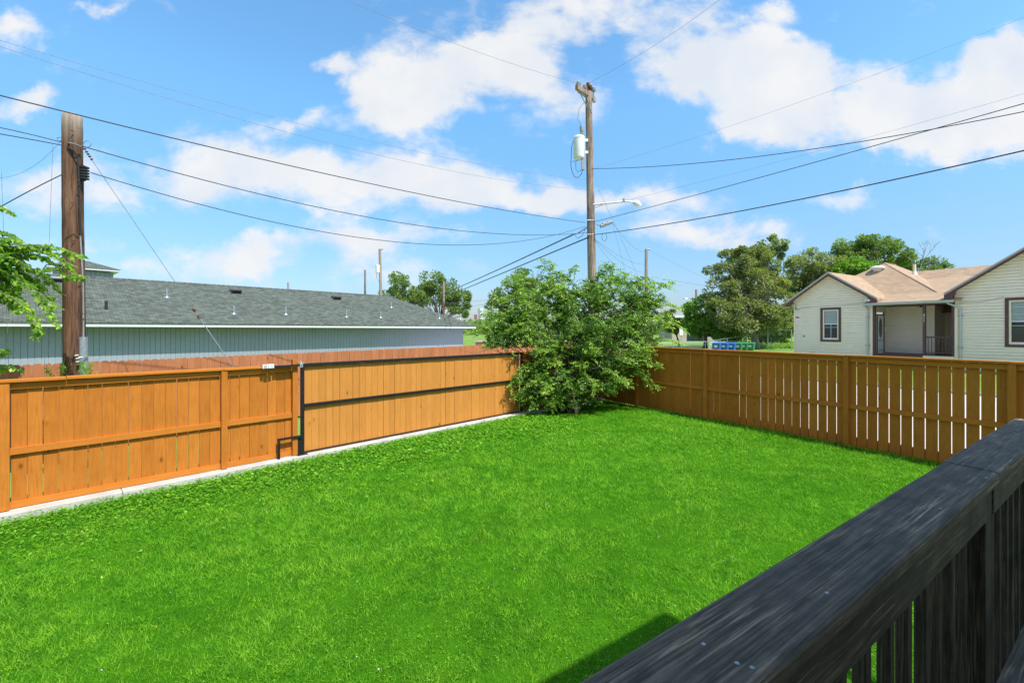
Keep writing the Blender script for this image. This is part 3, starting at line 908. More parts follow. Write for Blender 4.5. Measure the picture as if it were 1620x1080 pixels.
CD = 18.0
def pole_centre():
    base = P(940, 522, CD); base.z = -.1; top = P(931, 146, CD)
    o = thing('utility_pole', 'tall grey wooden utility pole behind the bush with crossarms, white transformer and street lamp', 'utility pole', (base.x, base.y, 0))
    w = lambda m, n, mat, par=None, **k: m.build(n, mat, par or o, world=(par is None), **k)
    w(wobble_pole(base, top, .20, .125, 20, 14, .004), 'shaft', M['pole_grey'], smooth=True)
    def on(px, py, dd=0.0): return P(px, py, CD - dd)
    # crossarms, running mostly away from the camera
    for dy in (-.10, .10):
        a = on(914, 140, .55) + Vector((0, 0, 0)); b = on(939.5, 157, -.35)
        off = Vector((.06, .10, 0)) * (1 if dy > 0 else -1)
        mb = MB(); ax = (b - a).normalized(); sd = Vector((ax.y, -ax.x, 0)).normalized() * .065; up = Vector((0, 0, .095))
        mb.hexa([a - sd - up + off, a + sd - up + off, b + sd - up + off, b - sd - up + off, a - sd + up + off, a + sd + up + off, b + sd + up + off, b - sd + up + off])
        w(mb, 'crossarm', M['galv_dull'] if dy > 0 else M['pole_grey'], bevel=.01)
    for (x, y, dd) in [(915, 132, .5), (925, 137, .2), (930, 134, .1), (934, 138, 0), (939, 141, -.25)]:
        mb = MB(); c = on(x, y + 4, dd)
        mb.lathe(c, [(.03, -.12), (.03, 0), (.085, .01), (.10, .06), (.06, .09), (.075, .13), (.04, .18), (.01, .20)], 10)
        w(mb, 'insulator', M['galv_dull'] if x % 2 else M['rust'], smooth='auto')
    mb = MB(); mb.tube([on(927, 150, .1), on(936, 178, .12)], .02, 5); mb.tube([on(917, 146, .4), on(930, 172, .13)], .02, 5); w(mb, 'brace', M['galv_dull'])
    # transformer
    c = on(916, 252, .25)
    hgt = 35 / F * CD
    mb = MB(); mb.lathe(c, [(.17, 0), (.205, .03), (.215, .06), (.215, hgt - .10), (.225, hgt - .09), (.225, hgt - .05), (.20, hgt), (.10, hgt + .05), (.02, hgt + .06)], 24)
    tr = w(mb, 'transformer', M['white_metal'], smooth='auto')
    mb = MB(); q = c - Vector((base.x, base.y, 0))
    q = Vector((q.x, q.y, q.z + hgt))
    mb.lathe(q + Vector((.10, 0, .04)), [(.05, 0), (.07, .03), (.035, .06), (.07, .10), (.035, .13), (.06, .16), (.075, .20), (.075, .36), (.03, .38)], 12)
    mb.build('bushing', M['galv_dull'], tr, smooth='auto')
    for yy in (222, 241):
        mb = MB(); a = on(923, yy, .15); mb.box(a.x - .10, a.x + .18, a.y - .03, a.y + .03, a.z - .05, a.z + .05); w(mb, 'bracket', M['white_metal'])
    mb = MB(); a = on(922, 238, .3); b = on(923, 269, .3); mb.box(a.x - .06, a.x + .07, a.y - .05, a.y + .05, b.z, a.z); w(mb, 'fuse_box', M['galv_dull'], bevel=.01)
    mb = MB()
    mb.tube([on(907, 223, .3), on(904.5, 232, .35), on(903.5, 250, .35), on(903, 262, .3), on(905, 272, .25), on(909, 280, .2), on(915, 281, .2), on(920, 275, .2), on(922, 268, .3)], .012, 5)
    mb.tube([on(911, 256, .3), on(911, 268, .3), on(914, 272, .3), on(920, 269, .3)], .01, 5)
    mb.tube([on(921, 202, .3), on(914, 188, .3), on(916, 172, .2), on(926, 160, .1)], .008, 5)
    mb.tube([on(905, 256, .3), on(915, 254, .3)], .01, 5)
    w(mb, 'jumper_wire', M['cable'])
    # lamp
    mb = MB(); mb.tube([on(938, 324, .1), on(960, 321.5, .12), on(985, 319, .14), on(996, 318.5, .15), on(1002, 320.5, .15)], .033, 8)
    mb.tube([on(939, 329, .1), on(955, 323, .12)], .015, 6)
    arm = w(mb, 'lamp_arm', M['galv'], smooth='auto')
    mb = MB(); mb.tube([on(987, 319, .14), on(987, 314.5, .14)], [.05, .05], 8); w(mb, 'arm_fitting', M['galv_dull'])
    mb = MB()
    mb.tube([on(1001, 319.5, .15), on(1004, 320.5, .15), on(1008, 322.5, .15), on(1012, 324.5, .15), on(1015, 325.6, .15)], [.04, .10, .13, .09, .02], 14)
    mb.tube([on(1007, 320, .15), on(1007, 317, .15)], .035, 8)
    w(mb, 'lamp_head', M['white_metal'], smooth='auto')
    # equipment on the cable beside the pole
    mb = MB()
    for (x, y) in [(953, 357), (957, 354), (961, 354), (965, 352)]:
        mb.tube([on(x - 3.5, y + 1, .3), on(x + 3.5, y - 1, .3)], .07, 8)
    mb.tube([on(942, 353, .2), on(947, 357, .25), on(951, 357, .3)], .015, 5)
    w(mb, 'cable_enclosure', M['galv_dull'], smooth='auto')
    mb = MB(); ring = [on(956 + 4 * math.cos(a), 375 + 6 * math.sin(a), .3) for a in [k * math.pi / 8 for k in range(17)]]; mb.tube(ring, .009, 5); w(mb, 'cable_loop', M['cable']); mb = MB()
    mb.tube([on(930, 358, .2), on(915, 368, .3), on(909, 372, .3), on(914, 377, .3), on(921, 373, .3), on(926, 362, .2)], .012, 5)
    mb.tube([on(929, 360, .2), on(918, 368, .25), on(907, 371, .3)], .01, 5)
    mb.tube([on(934, 372, .2), on(930, 364, .2), on(936, 361, .2)], .01, 5)
    w(mb, 'cable_loop', M['cable'])
    mb = MB(); mb.tube([on(941, 392, .05), on(941.5, 430, .05)], .03, 8); w(mb, 'conduit', M['galv_dull'])
    for yy in (348.5, 371):
        mb = MB(); mb.tube([on(928.5, yy, .14), on(939, yy, .14)], .02, 6); w(mb, 'band', M['galv'])
pole_centre()

def far_pole(px, ytop, ybot, d, r, label, extra=None, lean=0.0, mat='pole_grey'):
    top = P(px - lean, ytop, d); base = P(px, ybot, d); base.z = 0
    o = thing('utility_pole', label, 'utility pole', (base.x, base.y, 0), group='distant utility poles')
    mb = MB(); mb.tube([base, (base + top) / 2, top], [r * 1.15, r, r * .85], 10)
    mb.build('shaft', M[mat], o, world=True)
    if extra == 'transformer':
        c = P(px - 6, ytop + 38, d)
        mb = MB(); mb.lathe(c, [(.2, 0), (.26, .05), (.26, .85), (.1, .95)], 14); mb.build('transformer', M['white_metal'], o, world=True, smooth='auto')
        mb = MB(); mb.tube([P(px - 7, ytop + 26, d), P(px - 8, ytop + 45, d), P(px - 4, ytop + 52, d), P(px, ytop + 50, d)], .025, 5); mb.tube([P(px - 2, ytop + 52, d), P(px - 5, ytop + 70, d)], .02, 5)
        mb.build('jumper_wire', M['wire'], o, world=True)
        mb = MB(); mb.tube([P(px - 4, ytop + .5, d), P(px + 2, ytop + .5, d)], .05, 6); mb.build('crossarm', M['pole_grey'], o, world=True)
    if extra == 'cap':
        mb = MB(); mb.tube([P(px - 1, ytop + 1, d), P(px + 5, ytop + .5, d)], .07, 6)
        mb.build('bracket', M['galv_dull'], o, world=True)
    if extra == 'lamp':
        mb = MB(); mb.tube([P(px, ytop + 26, d), P(px - 8, ytop + 19, d), P(px - 14, ytop + 14.5, d), P(px - 19, ytop + 14, d)], .06, 6); mb.build('lamp_arm', M['galv'], o, world=True)
        mb = MB(); mb.tube([P(px - 18, ytop + 14, d), P(px - 21.5, ytop + 14.5, d)], [.12, .05], 8); mb.build('lamp_head', M['galv_dull'], o, world=True)
far_pole(577.5, 427, 470, 52, .12, 'short plain pole beyond the blue-grey roof, left of the transformer pole')
far_pole(604, 394, 470, 50, .16, 'distant leaning brown pole with small white transformer above the blue-grey roof', 'transformer', 3, mat='pole')
far_pole(702, 445, 500, 58, .15, 'distant reddish pole in front of the tree beyond the roof end', mat='pole')
far_pole(824, 446, 520, 60, .15, 'distant pole half hidden behind the left part of the bush', mat='pole')
far_pole(1022.5, 394, 520, 34, .135, 'rusty brown pole just right of the bush, shorter than the centre pole', 'cap', mat='pole')
far_pole(1101.5, 458, 520, 75, .2, 'thin far pole with a small street lamp, left of the big olive tree', 'lamp')

# ------------------------------------------------------------------ wires
def cable(p0, p1, via, rad, label, mat='cable', group='overhead cables', n=40, name='overhead_cable'):
    a, b = P(*p0), P(*p1)
    sag = 0.0
    if via is not None:
        r = (via[0] - CX) / F
        t = (r * a.y - a.x) / ((b.x - a.x) - r * (b.y - a.y))
        q = a.lerp(b, t)
        zt = H - (via[1] - HY) / F * q.y
        sag = (q.z - zt) / (4 * t * (1 - t))
    pts = [a.lerp(b, i / n) - Vector((0, 0, 4 * sag * (i / n) * (1 - i / n))) for i in range(n + 1)]
    mb = MB(); mb.tube(pts, rad * .74, 6, .5)
    tag(mb.build(name, M[mat], None, smooth=True), label, 'cable', group)
cable((-170, 108, 6.0), (926, 352, 17.9), (484, 268), .013, 'topmost thick black cable from the upper left edge past the left pole top')
cable((129, 231, 8.1), (929, 368, 17.9), (494, 326), .012, 'middle cable of the three running from the left pole to the centre pole')
cable((143, 273, 8.15), (926, 358, 17.9), (593, 379), .011, 'lowest cable from the left pole, sagging deepest before the centre pole')
cable((-220, 168, 6.6), (104, 227, 8.2), (0, 202), .010, 'upper of the two cables reaching the left pole from the left edge')
cable((-220, 178, 6.6), (104, 231, 8.1), (0, 212), .011, 'lower of the two cables reaching the left pole from the left edge')
cable((-90, 382, 7.4), (105, 273, 8.1), (10, 322), .011, 'black cable rising from the left leaves to the terminal block on the left pole')
cable((-120, 35, 7.0), (931, 300, 18.1), (395, 193), .005, 'lower of two faint thin wires high above the left pole', 'wire')
cable((-120, 28, 7.4), (931, 285, 18.1), (593, 225), .004, 'upper of two faint thin wires high above the left pole', 'wire')
cable((380, -75, 11), (914, 132, 17.5), (700, 62), .006, 'thin wire coming down from top centre to the left end of the crossarm', 'wire')
cable((930, 132, 17.9), (1300, -130, 12), (1013, 86), .006, 'thin wire going up right from the crossarm to the top edge', 'wire')
cable((936, 268, 17.9), (1800, -45, 11), (1154, 200), .0045, 'faintest wire climbing right across the upper right clouds', 'wire')
cable((936, 267, 17.9), (1850, 128, 8.5), (1306, 233), .014, 'dark twisted cable from below the transformer to the right edge')
cable((940, 351, 17.9), (1760, 124, 8.5), (1357, 238), .013, 'dark cable crossing the twisted one before the right edge')
cable((936, 330, 17.9), (1760, 108, 9.5), (1357, 222), .004, 'fine grey wire running just above the two crossing dark cables', 'wire')
cable((934, 372, 17.8), (1780, 201, 7.5), (1341, 300), .019, 'thickest cable at right, lowest of those leaving the centre pole')
cable((907, 371, 17.7), (640, 488, 62), (800, 421), .035, 'upper of two dark cables going down left from the centre pole to the far tree')
cable((932, 375, 17.8), (640, 496, 62), (800, 430), .035, 'lower of two dark cables going down left from the centre pole to the far tree')
cable((967, 349, 17.8), (1021, 398, 33.8), (995, 384), .010, 'slack wire from the centre pole hardware to the top of the rusty pole', 'wire')
cable((941, 378, 17.9), (1020, 418, 33.8), (980, 405), .010, 'uppermost of three slack drops from the centre pole to the rusty pole', 'wire')
cable((941, 379, 17.9), (1020, 431, 33.8), (980, 413), .010, 'middle one of three slack drops from the centre pole to the rusty pole', 'wire')
cable((941, 380, 17.9), (1020, 438, 33.8), (985, 432), .010, 'lowest of three slack drops from the centre pole to the rusty pole', 'wire')
cable((1029, 396, 33.8), (1253, 489, 27.6), (1125, 444), .010, 'service wire from the rusty pole down to the cream house corner', 'wire')
cable((947, 300, 18), (969, 347, 17.8), None, .008, 'short diagonal wire under the street lamp arm', 'wire')
cable((968, 349, 17.8), (1000, 470, 19), None, .007, 'left of two steep wires dropping behind the bush', 'wire')
cable((970, 349, 17.8), (1024, 470, 20), None, .007, 'right of two steep wires dropping behind the bush', 'wire')
cable((1140, 456, 60), (1030, 438, 75), None, .02, 'faint wire behind the thin far pole at right', 'wire')
cable((702, 480, 58), (860, 463, 55), (745, 477), .022, 'upper of two level wires beyond the roof end', 'wire')
cable((702, 487, 58), (860, 464, 55), (745, 484), .022, 'lower of two level wires beyond the roof end', 'wire')
cable((-60, 262, 8.4), (104, 214, 8.3), (30, 275), .0035, 'hair-thin slack wire at far left of the left pole', 'wire')
def guy():
    a = P(129, 229, 8.12); g = P(444, 691, 10.0)
    o = thing('guy_wire', 'slanting steel guy wire with insulator running from the left pole down behind the fence', 'guy wire', (g.x, g.y, 0))
    def at(px):
        r = (px - CX) / F
        t = (r * a.y - a.x) / ((g.x - a.x) - r * (g.y - a.y)); return a.lerp(g, t)
    mb = MB(); mb.tube([a, at(305)], .0055, 6); mb.build('upper_wire', M['wire'], o, world=True)
    mb = MB(); mb.tube([at(305), g], .009, 6); mb.build('lower_wire', M['galv'], o, world=True)
    mb = MB(); q = at(305); q2 = at(309); mb.tube([q, at(306.5), q2], [.012, .04, .018], 10); q = at(313); mb.tube([q, at(316)], [.03, .03], 8)
    mb.build('strain_insulator', M['rust'], o, world=True)
    mb = MB()
    for x in (134, 137, 139.5, 142, 145): q = at(x); mb.tube([q - Vector((.02, 0, 0)), q + Vector((.02, .0, .01))], .013, 6)
    mb.build('clamp', M['rust'], o, world=True)
guy()
cable((84, 222, 8.15), (68, 640, 8.3), None, .0035, 'hair-thin wire hanging straight down just left of the left pole', 'wire', name='hanging_wire')
cable((2, 267, 8.4), (16, 640, 8.6), None, .004, 'hair-thin wire hanging straight down at the left edge', 'wire', name='hanging_wire')

# ------------------------------------------------------------------ cream house
PHI = math.radians(58)
HO = Vector(((1257 - CX) / F * 27, 27, 0))
def house():
    h = thing('cream_house', 'cream lap-sided house with two front gables, maroon trim and tan shingle roof across the street', 'house', HO, -PHI)
    ident = lambda u, wv, z: (u, -wv, z)
    def lap(mb, u0, u1, z0, z1, mp, clip=None, holes=(), lapw=.135, proud=.034):
        z = z0
        while z < z1 - .005:
            zt = min(z + lapw, z1)
            a, b = u0, u1
            at, bt = u0, u1
            if clip:
                a, b = clip(z); at, bt = clip(zt)
                if b - a < .02: break
            segs = [(a, b, at, bt)]
            for (ha, hb, hz0, hz1) in holes:
                if z < hz1 - .01 and zt > hz0 + .01:
                    ns = []
                    for (p, q, pt, qt) in segs:
                        if hb <= p or ha >= q: ns.append((p, q, pt, qt)); continue
                        if ha > p: ns.append((p, ha, pt, ha))
                        if hb < q: ns.append((hb, q, hb, qt))
                    segs = ns
            for (p, q, pt, qt) in segs:
                zg = max(z, zt - .011)
                mb.face([mp(p, .022, z), mp(q, .022, z), mp(qt, .008, zg), mp(pt, .008, zg)], .5)
                mb.face([mp(pt, .008, zg), mp(qt, .008, zg), mp(qt, -.06, zg), mp(pt, -.06, zg)], .5)
                mb.face([mp(pt, -.06, zg), mp(qt, -.06, zg), mp(qt, -.06, zt), mp(pt, -.06, zt)], .5)
                mb.face([mp(pt, -.06, zt), mp(qt, -.06, zt), mp(qt, .022, zt), mp(pt, .022, zt)], .5)
            z = zt
    WZ = 4.08; PITCH = .70
    z0 = .45
    # left gable: u 0..3.84, peak at 1.92
    gl, gr, gp = 0.0, 3.84, 1.92
    zpk = WZ + .02 + gp * PITCH
    win = [(1.40, 2.42, 1.70, 3.60)]
    mb = MB(); lap(mb, gl, gr, z0, zpk, ident, clip=lambda z: (gl, gr) if z <= WZ else (gp - (zpk - z) / PITCH, gp + (zpk - z) / PITCH), holes=win)
    mb.build('gable_wall', M['cream'], h)
    rl, rr, rp = 7.05, 11.5, 9.275
    zpr = 5.72
    wz2 = zpr - (rp - rl) * PITCH
    win2 = [(8.62, 9.95, 1.62, 3.74)]
    mb = MB(); lap(mb, rl, rr, z0, zpr, ident, clip=lambda z: (rl, rr) if z <= wz2 else (rp - (zpr - z) / PITCH, rp + (zpr - z) / PITCH), holes=win2)
    mb.build('gable_wall', M['cream'], h)
    # side walls
    mb = MB(); lap(mb, .0, 9, z0, WZ, lambda u, w_, z: (0 - w_, u, z)); mb.build('side_wall', M['cream'], h)
    dz0, dz1 = 1.22, 3.17
    mb = MB(); lap(mb, .0, 1.8, z0, WZ, lambda u, w_, z: (3.84 + w_, u, z), holes=[(.50, 1.44, 1.15, 3.22)]); mb.build('porch_side_wall', M['cream'], h)
    mb = MB(); lap(mb, 3.84, 5.80, 1.15, 3.95, lambda u, w_, z: (u, 1.8 - w_, z)); mb.build('porch_back_wall', M['cream'], h)
    mb = MB(); lap(mb, 1.8, 3.6, 1.15, 3.95, lambda u, w_, z: (5.8 + w_, u, z)); lap(mb, 5.8, 7.05, 1.15, 3.95, lambda u, w_, z: (u, 3.6 - w_, z)); lap(mb, 0.02, 3.6, 1.15, 3.95, lambda u, w_, z: (7.05 - w_, u, z)); mb.build('porch_back_wall', M['cream'], h)
    # corner boards
    mb = MB()
    for (a, b, c, d, e, f_) in ((-.02, .07, -.045, .0, z0, WZ - .02), (3.77, 3.865, -.045, .0, z0, WZ - .35), (7.02, 7.13, -.045, .0, z0, WZ - .1), (5.74, 5.83, 1.75, 1.80, 1.15, 3.9)):
        mb = MB(); mb.box(a, b, c, d, e, f_); mb.build('corner_board', M['cream_trim'], h)
    mb = MB(); mb.box(3.866, 5.9, 1.74, 1.782, 3.82, 3.95); mb.build('ceiling_trim', M['cream_trim'], h)
    # porch
    mb = MB(); mb.box(3.87, 7.0, -.05, 3.55, .85, 1.15); mb.build('porch_floor', M['porch_floor'], h)
    mb = MB(); mb.box(5.9, 7.02, -.08, -.052, .5, 1.12); mb.build('porch_skirt', M['cream_trim'], h)
    for x in (3.93, 5.93, 6.97):
        mb = MB(); mb.box(x - .055, x + .055, -.04, .07, 1.152, 3.56); mb.build('porch_post', M['maroon'], h)
    mb = MB(); mb.box(3.87, 7.03, -.05, .09, 3.562, 3.68); mb.build('porch_beam', M['maroon'], h)
    mb = MB(); mb.box(3.87, 7.03, .0905, 3.59, 3.60, 3.63); mb.build('porch_ceiling', M['interior'], h)
    rails = MB(); rails.box(5.99, 6.91, -.02, .03, 1.98, 2.04); rails.box(5.99, 6.91, -.02, .03, 1.24, 1.29); pr = rails.build('porch_railing', M['maroon'], h)
    for k in range(7):
        x = 6.07 + k * .13
        mb = MB(); mb.box(x - .014, x + .014, -.01, .02, 1.291, 1.979); mb.build('baluster', M['maroon'], pr)
    # door in the side wall
    mb = MB()
    mb.box(3.842, 3.885, .50, .56, 1.152, 3.20); mb.box(3.842, 3.885, 1.36, 1.42, 1.152, 3.20); mb.box(3.842, 3.885, .561, 1.359, 3.13, 3.20)
    df = mb.build('door_frame', M['maroon'], h)
    mb = MB(); mb.box(3.78, 3.86, .565, 1.355, 1.155, 3.125); dr = mb.build('door', M['white_trim'], h)
    mb = MB(); mb.prism([(3.862, .96 + .2 * math.cos(a), 2.45 + .52 * math.sin(a)) for a in [k * math.pi / 10 for k in range(20)]], (.006, 0, 0)); mb.build('door_glass', M['pane'], dr)
    mb = MB(); mb.box(3.861, 3.868, .64, 1.28, 1.78, 1.84); mb.box(3.861, 3.868, .64, 1.28, 1.25, 1.29); mb.build('door_moulding', M['galv'], dr)
    mb = MB(); mb.box(3.842, 3.92, 1.50, 1.66, 2.25, 2.50); mb.build('mailbox', M['white_metal'], h, bevel=.02)
    mb = MB(); mb.box(5.25, 5.35, 1.74, 1.78, 3.52, 3.6); mb.box(5.16, 5.2, 1.74, 1.78, 3.54, 3.58); mb.build('security_camera', M['black'], h)
    # windows
    def window(u0, u1, z0_, z1_, sashes):
        t = .115
        mb = MB(); mb.box(u0 - .02, u1 + .02, -.019, .03, z0_ - .14, z0_ + .02); mb.build('apron', M['cream'], h); mb = MB(); mb.box(u0 - .02, u1 + .02, -.012, .03, z1_ - .02, z1_ + .14); mb.build('apron', M['cream'], h)
        mb = MB()
        mb.box(u0, u0 + t, -.045, .0, z0_, z1_); mb.box(u1 - t, u1, -.045, .0, z0_, z1_)
        mb.box(u0 + t, u1 - t, -.045, .0, z1_ - t, z1_); mb.box(u0 + t, u1 - t, -.05, .0, z0_, z0_ + t)
        wf = mb.build('window', M['maroon'], h)
        a, b, c, d = u0 + t + .002, u1 - t - .002, z0_ + t + .002, z1_ - t - .002
        mb = MB(); s = .065
        mb.box(a, a + s, -.02, .03, c, d); mb.box(b - s, b, -.02, .03, c, d); mb.box(a + s, b - s, -.02, .03, d - s, d); mb.box(a + s, b - s, -.02, .03, c, c + s)
        mb.build('frame', M['cream_trim'], wf)
        mb = MB(); zm = c + (d - c) * .52
        mb.box(a + s + .001, b - s - .001, -.0, .045, zm - .02, zm + .022); mb.box(a + s + .001, b - s - .001, .01, .045, c + s + .001, c + s + .03)
        zq = zm - .19; mb.box(a + s + .001, b - s - .001, .02, .04, zq, zq + .015)
        if sashes: mb.box((a + b) / 2 - .008, (a + b) / 2 + .008, .02, .04, c + s + .031, zm - .021)
        else:
            for q in (.33, .66): zz = zm + (d - zm) * q; mb.box(a + s + .001, b - s - .001, .012, .04, zz, zz + .014)
        mb.build('sash_bar', M['white_trim'], wf)
        mb = MB(); mb.box(a + s, b - s, .05, .055, c + s, zm); mb.build('pane', M['pane'], wf)
        mb = MB(); mb.box(a + s, b - s, .05, .055, zm, d - s); mb.build('pane', M['pane_blind'], wf)
    window(*win[0], True); window(*win2[0], False)
    # gable vents
    for (u, zb) in ((1.80, 4.62), (9.05, 4.65)):
        mb = MB()
        mb.box(u, u + .04, -.03, .005, zb, zb + .55); mb.box(u + .46, u + .50, -.03, .005, zb, zb + .55); mb.box(u + .041, u + .459, -.03, .005, zb + .51, zb + .55)
        for k in range(9): mb.box(u + .05 + k * .045, u + .08 + k * .045, -.024, .005, zb, zb + .505)
        mb.build('gable_vent', M['cream_trim'], h)
    # roofs
    def slab(mb, pts, th=.10):
        mb.prism([Vector(p) for p in pts], (0, 0, -th), 0.0)
    def gable_roof(uc, zr, half, e1, e0=-.34):
        zl = zr - half * PITCH
        mb = MB()
        slab(mb, [(uc - half, e0, zl), (uc, e0, zr), (uc, e1, zr), (uc - half, e1, zl)][::-1])
        slab(mb, [(uc, e0, zr), (uc + half, e0, zl), (uc + half, e1, zl), (uc, e1, zr)][::-1])
        rf = mb.build('gable_roof', M['roof_tan'], h)
        # barge boards and grey drip edge
        mb = MB(); d = .19
        for sgn in (-1, 1):
            poly = [(uc, e0 - .001, zr - .10), (uc + sgn * half, e0 - .001, zl - .10), (uc + sgn * half, e0 - .001, zl - .10 - d * .9), (uc + sgn * (half - .28), e0 - .001, zl - .10 - d * .95 + .02), (uc + sgn * (half - .42), e0 - .001, zl + .42 * PITCH - .10 - d * .62), (uc, e0 - .001, zr - .10 - d * .62)]
            mb.prism(poly if sgn > 0 else poly[::-1], (0, .035 if True else 0, 0))
        mb.build('barge_board', M['maroon'], h)
        mb = MB()
        for sgn in (-1, 1):
            poly = [(uc, e0 - .012, zr + .012), (uc + sgn * (half + .01), e0 - .012, zl + .012), (uc + sgn * (half + .01), e0 - .012, zl - .05), (uc, e0 - .012, zr - .05)]
            mb.prism(poly if sgn > 0 else poly[::-1], (0, .010, 0))
        mb.build('drip_edge', M['gutter'], h)
        mb = MB()
        for sgn in (-1, 1):
            poly = [(uc, e0 + .035, zr - .115), (uc + sgn * half, e0 + .035, zl - .115), (uc + sgn * half, e0 + .035, zl - .135), (uc, e0 + .035, zr - .135)]
            mb.prism(poly if sgn > 0 else poly[::-1], (0, -.04 - e0, 0))
        mb.build('soffit', M['cream_trim'], h)
    gable_roof(gp, zpk + .12, 2.24, 4.2)
    gable_roof(rp, zpr + .12, 2.55, 9.5)
    # hip wing
    zE = 4.15; q = .65; wv = 3.41
    cs = [(-.72, 1.5, zE), (6.10, 1.5, zE), (6.10, 10, zE), (-.72, 10, zE)]
    ap = (6.10 - wv, 1.5 + wv, zE + q * wv); ap2 = (6.10 - wv, 10 - wv, zE + q * wv)
    mb = MB(); mb.face([cs[0], cs[1], ap], 0.); mb.face([cs[1], cs[2], ap2, ap], 0.); mb.face([cs[3], cs[0], ap, ap2], 0.); mb.face([cs[2], cs[3], ap2], 0.)
    mb.build('hip_roof', M['roof_tan'], h)
    mb = MB(); 
    mb.tube([Vector(ap) + Vector((0, 0, -.02)), Vector(cs[1])], .045, 6); mb.tube([Vector(ap), Vector(ap2)], .045, 6)
    mb.build('hip_cap', M['roof_tan'], h)
    # main ridge roof
    zc = 5.9
    mb = MB(); mb.face([(3.3, 2.8, zc - .65 * 4.1), (12, 2.8, zc - .65 * 4.1), (12, 6.9, zc), (3.3, 6.9, zc)], 0.); mb.face([(3.3, 6.9, zc), (12, 6.9, zc), (12, 11, zc - .65 * 4.1), (3.3, 11, zc - .65 * 4.1)], 0.)
    mb.build('main_roof', M['roof_tan'], h)
    # porch shed roof and gutter
    sl = .25
    mb = MB(); z_a = 3.75; 
    slab(mb, [(3.60, -.36, z_a), (7.3, -.36, z_a), (7.3, 5.85, z_a + sl * 6.21), (3.60, 5.85, z_a + sl * 6.21)], .05)
    mb.build('porch_roof', M['roof_tan'], h)
    mb = MB(); mb.prism([(3.58, -.365, 3.72), (3.58, -.47, 3.72), (3.58, -.47, 3.66), (3.58, -.42, 3.61), (3.58, -.365, 3.61)], (3.5, 0, 0)); mb.build('gutter', M['gutter'], h)
    mb = MB(); mb.box(3.66, 3.86, -.03, 1.4, 3.76, WZ - .05); mb.build('eave_return', M['cream_trim'], h)
    for (u, a) in ((3.66, 0), (7.22, 1)):
        mb = MB()
        if a: mb.tube([(6.86, -.42, 3.64), (6.86, -.36, 3.58), (7.16, -.09, 3.40), (7.22, -.075, 3.3), (7.22, -.075, .5)], .042, 8)
        else: mb.tube([(u, -.40, 3.64), (u, -.2, 3.56), (u, -.075, 3.46), (u, -.075, .5)], .042, 8)
        mb.build('downspout', M['gutter'], h, smooth='auto')
        mb = MB(); mb.box(u - .09, u + .09, -.12, -.03, 3.0, 3.03); mb.box(u - .09, u + .09, -.12, -.03, 1.55, 1.58); mb.build('pipe_strap', M['galv_dull'], h)
    # attic fan and stack
    n = Vector((0, -q, 1)).normalized()
    c = Vector((2.62, 4.15, zE + q * 2.65)) + n * .06
    mb = MB(); prof = [(.20, -.12), (.22, .02), (.34, .05), (.37, .10), (.34, .16), (.22, .21), (.05, .23)]
    mb.lathe(c, prof, 20); mb.build('attic_fan', M['white_metal'], h, smooth=True)
    mb = MB(); c = Vector((3.9, 5.6, zE + q * 2.2)); mb.tube([c, c + Vector((0, 0, .62))], .07, 10); mb.tube([c + Vector((0, 0, -.05)), c + Vector((0, 0, .2))], [.16, .09], 10); mb.build('vent_pipe', M['cream_trim'], h)
    # little things on the wall
    mb = MB(); mb.prism([(.17 + .125 * math.cos(a), -.022, 3.03 + .125 * math.sin(a)) for a in [k * math.pi / 12 for k in range(25)][:24]], (0, -.006, 0)); rs = mb.build('round_sign', M['white_metal'], h)
    mb = MB(); pts = [(.17 + .118 * math.cos(a), -.030, 3.035 + .118 * math.sin(a)) for a in [k * math.pi / 12 for k in range(13)]]
    mb.prism(pts, (0, -.004, 0)); mb.build('sign_band', M['sign_red'], rs)
    mb = MB()
    for (a, b) in ((.09, .13), (.21, .25)): mb.box(a, b, -.040, -.036, 3.07, 3.10)
    mb.build('sign_mark', M['white_metal'], rs)
    mb = MB(); mb.box(.06, .28, -.03, -.018, 2.62, 2.70); mb.build('number_plate', M['cream_trim'], h)
    mb = MB(); mb.prism([(.52 + .06 * math.cos(k * math.pi / 8), -.02, 2.0 + .06 * math.sin(k * math.pi / 8)) for k in range(16)], (0, -.03, 0)); mb.build('outlet_cover', M['galv_dull'], h)
    mb = MB(); mb.box(.05, .11, -.09, -.02, 3.55, 3.68); mb.tube([(.08, -.06, 3.66), (.10, -.06, 3.85), (.03, -.05, 3.95)], .015, 6); mb.tube([(.12, -.05, 3.58), (.30, -.03, 3.52)], .015, 6); mb.build('service_head', M['galv_dull'], h)
    mb = MB(); mb.tube([(.1, -.03, 3.6), (1.0, -.03, 3.68), (2.6, -.03, 3.72), (3.8, -.03, 3.80)], .008, 5); mb.tube([(7.15, -.03, 3.60), (8.0, -.03, 3.62), (8.6, -.03, 3.78)], .008, 5); mb.build('wall_cable', M['galv_dull'], h)
    mb = MB(); mb.tube([(3.80, -.32, 3.93), (3.80, -.32, 3.86)], [.05, .07], 10); mb.tube([(3.66, -.30, 3.93), (3.66, -.34, 3.87)], [.04, .06], 10); mb.box(3.62, 3.84, -.3, -.2, 3.93, 3.96); mb.build('flood_light', M['white_metal'], h)
    # foundation
    mb = MB(); mb.box(.02, 3.82, .03, 8, .2, .45); mb.box(7.07, 11.4, .03, 8, .2, .45); mb.build('foundation', M['concrete'], h)
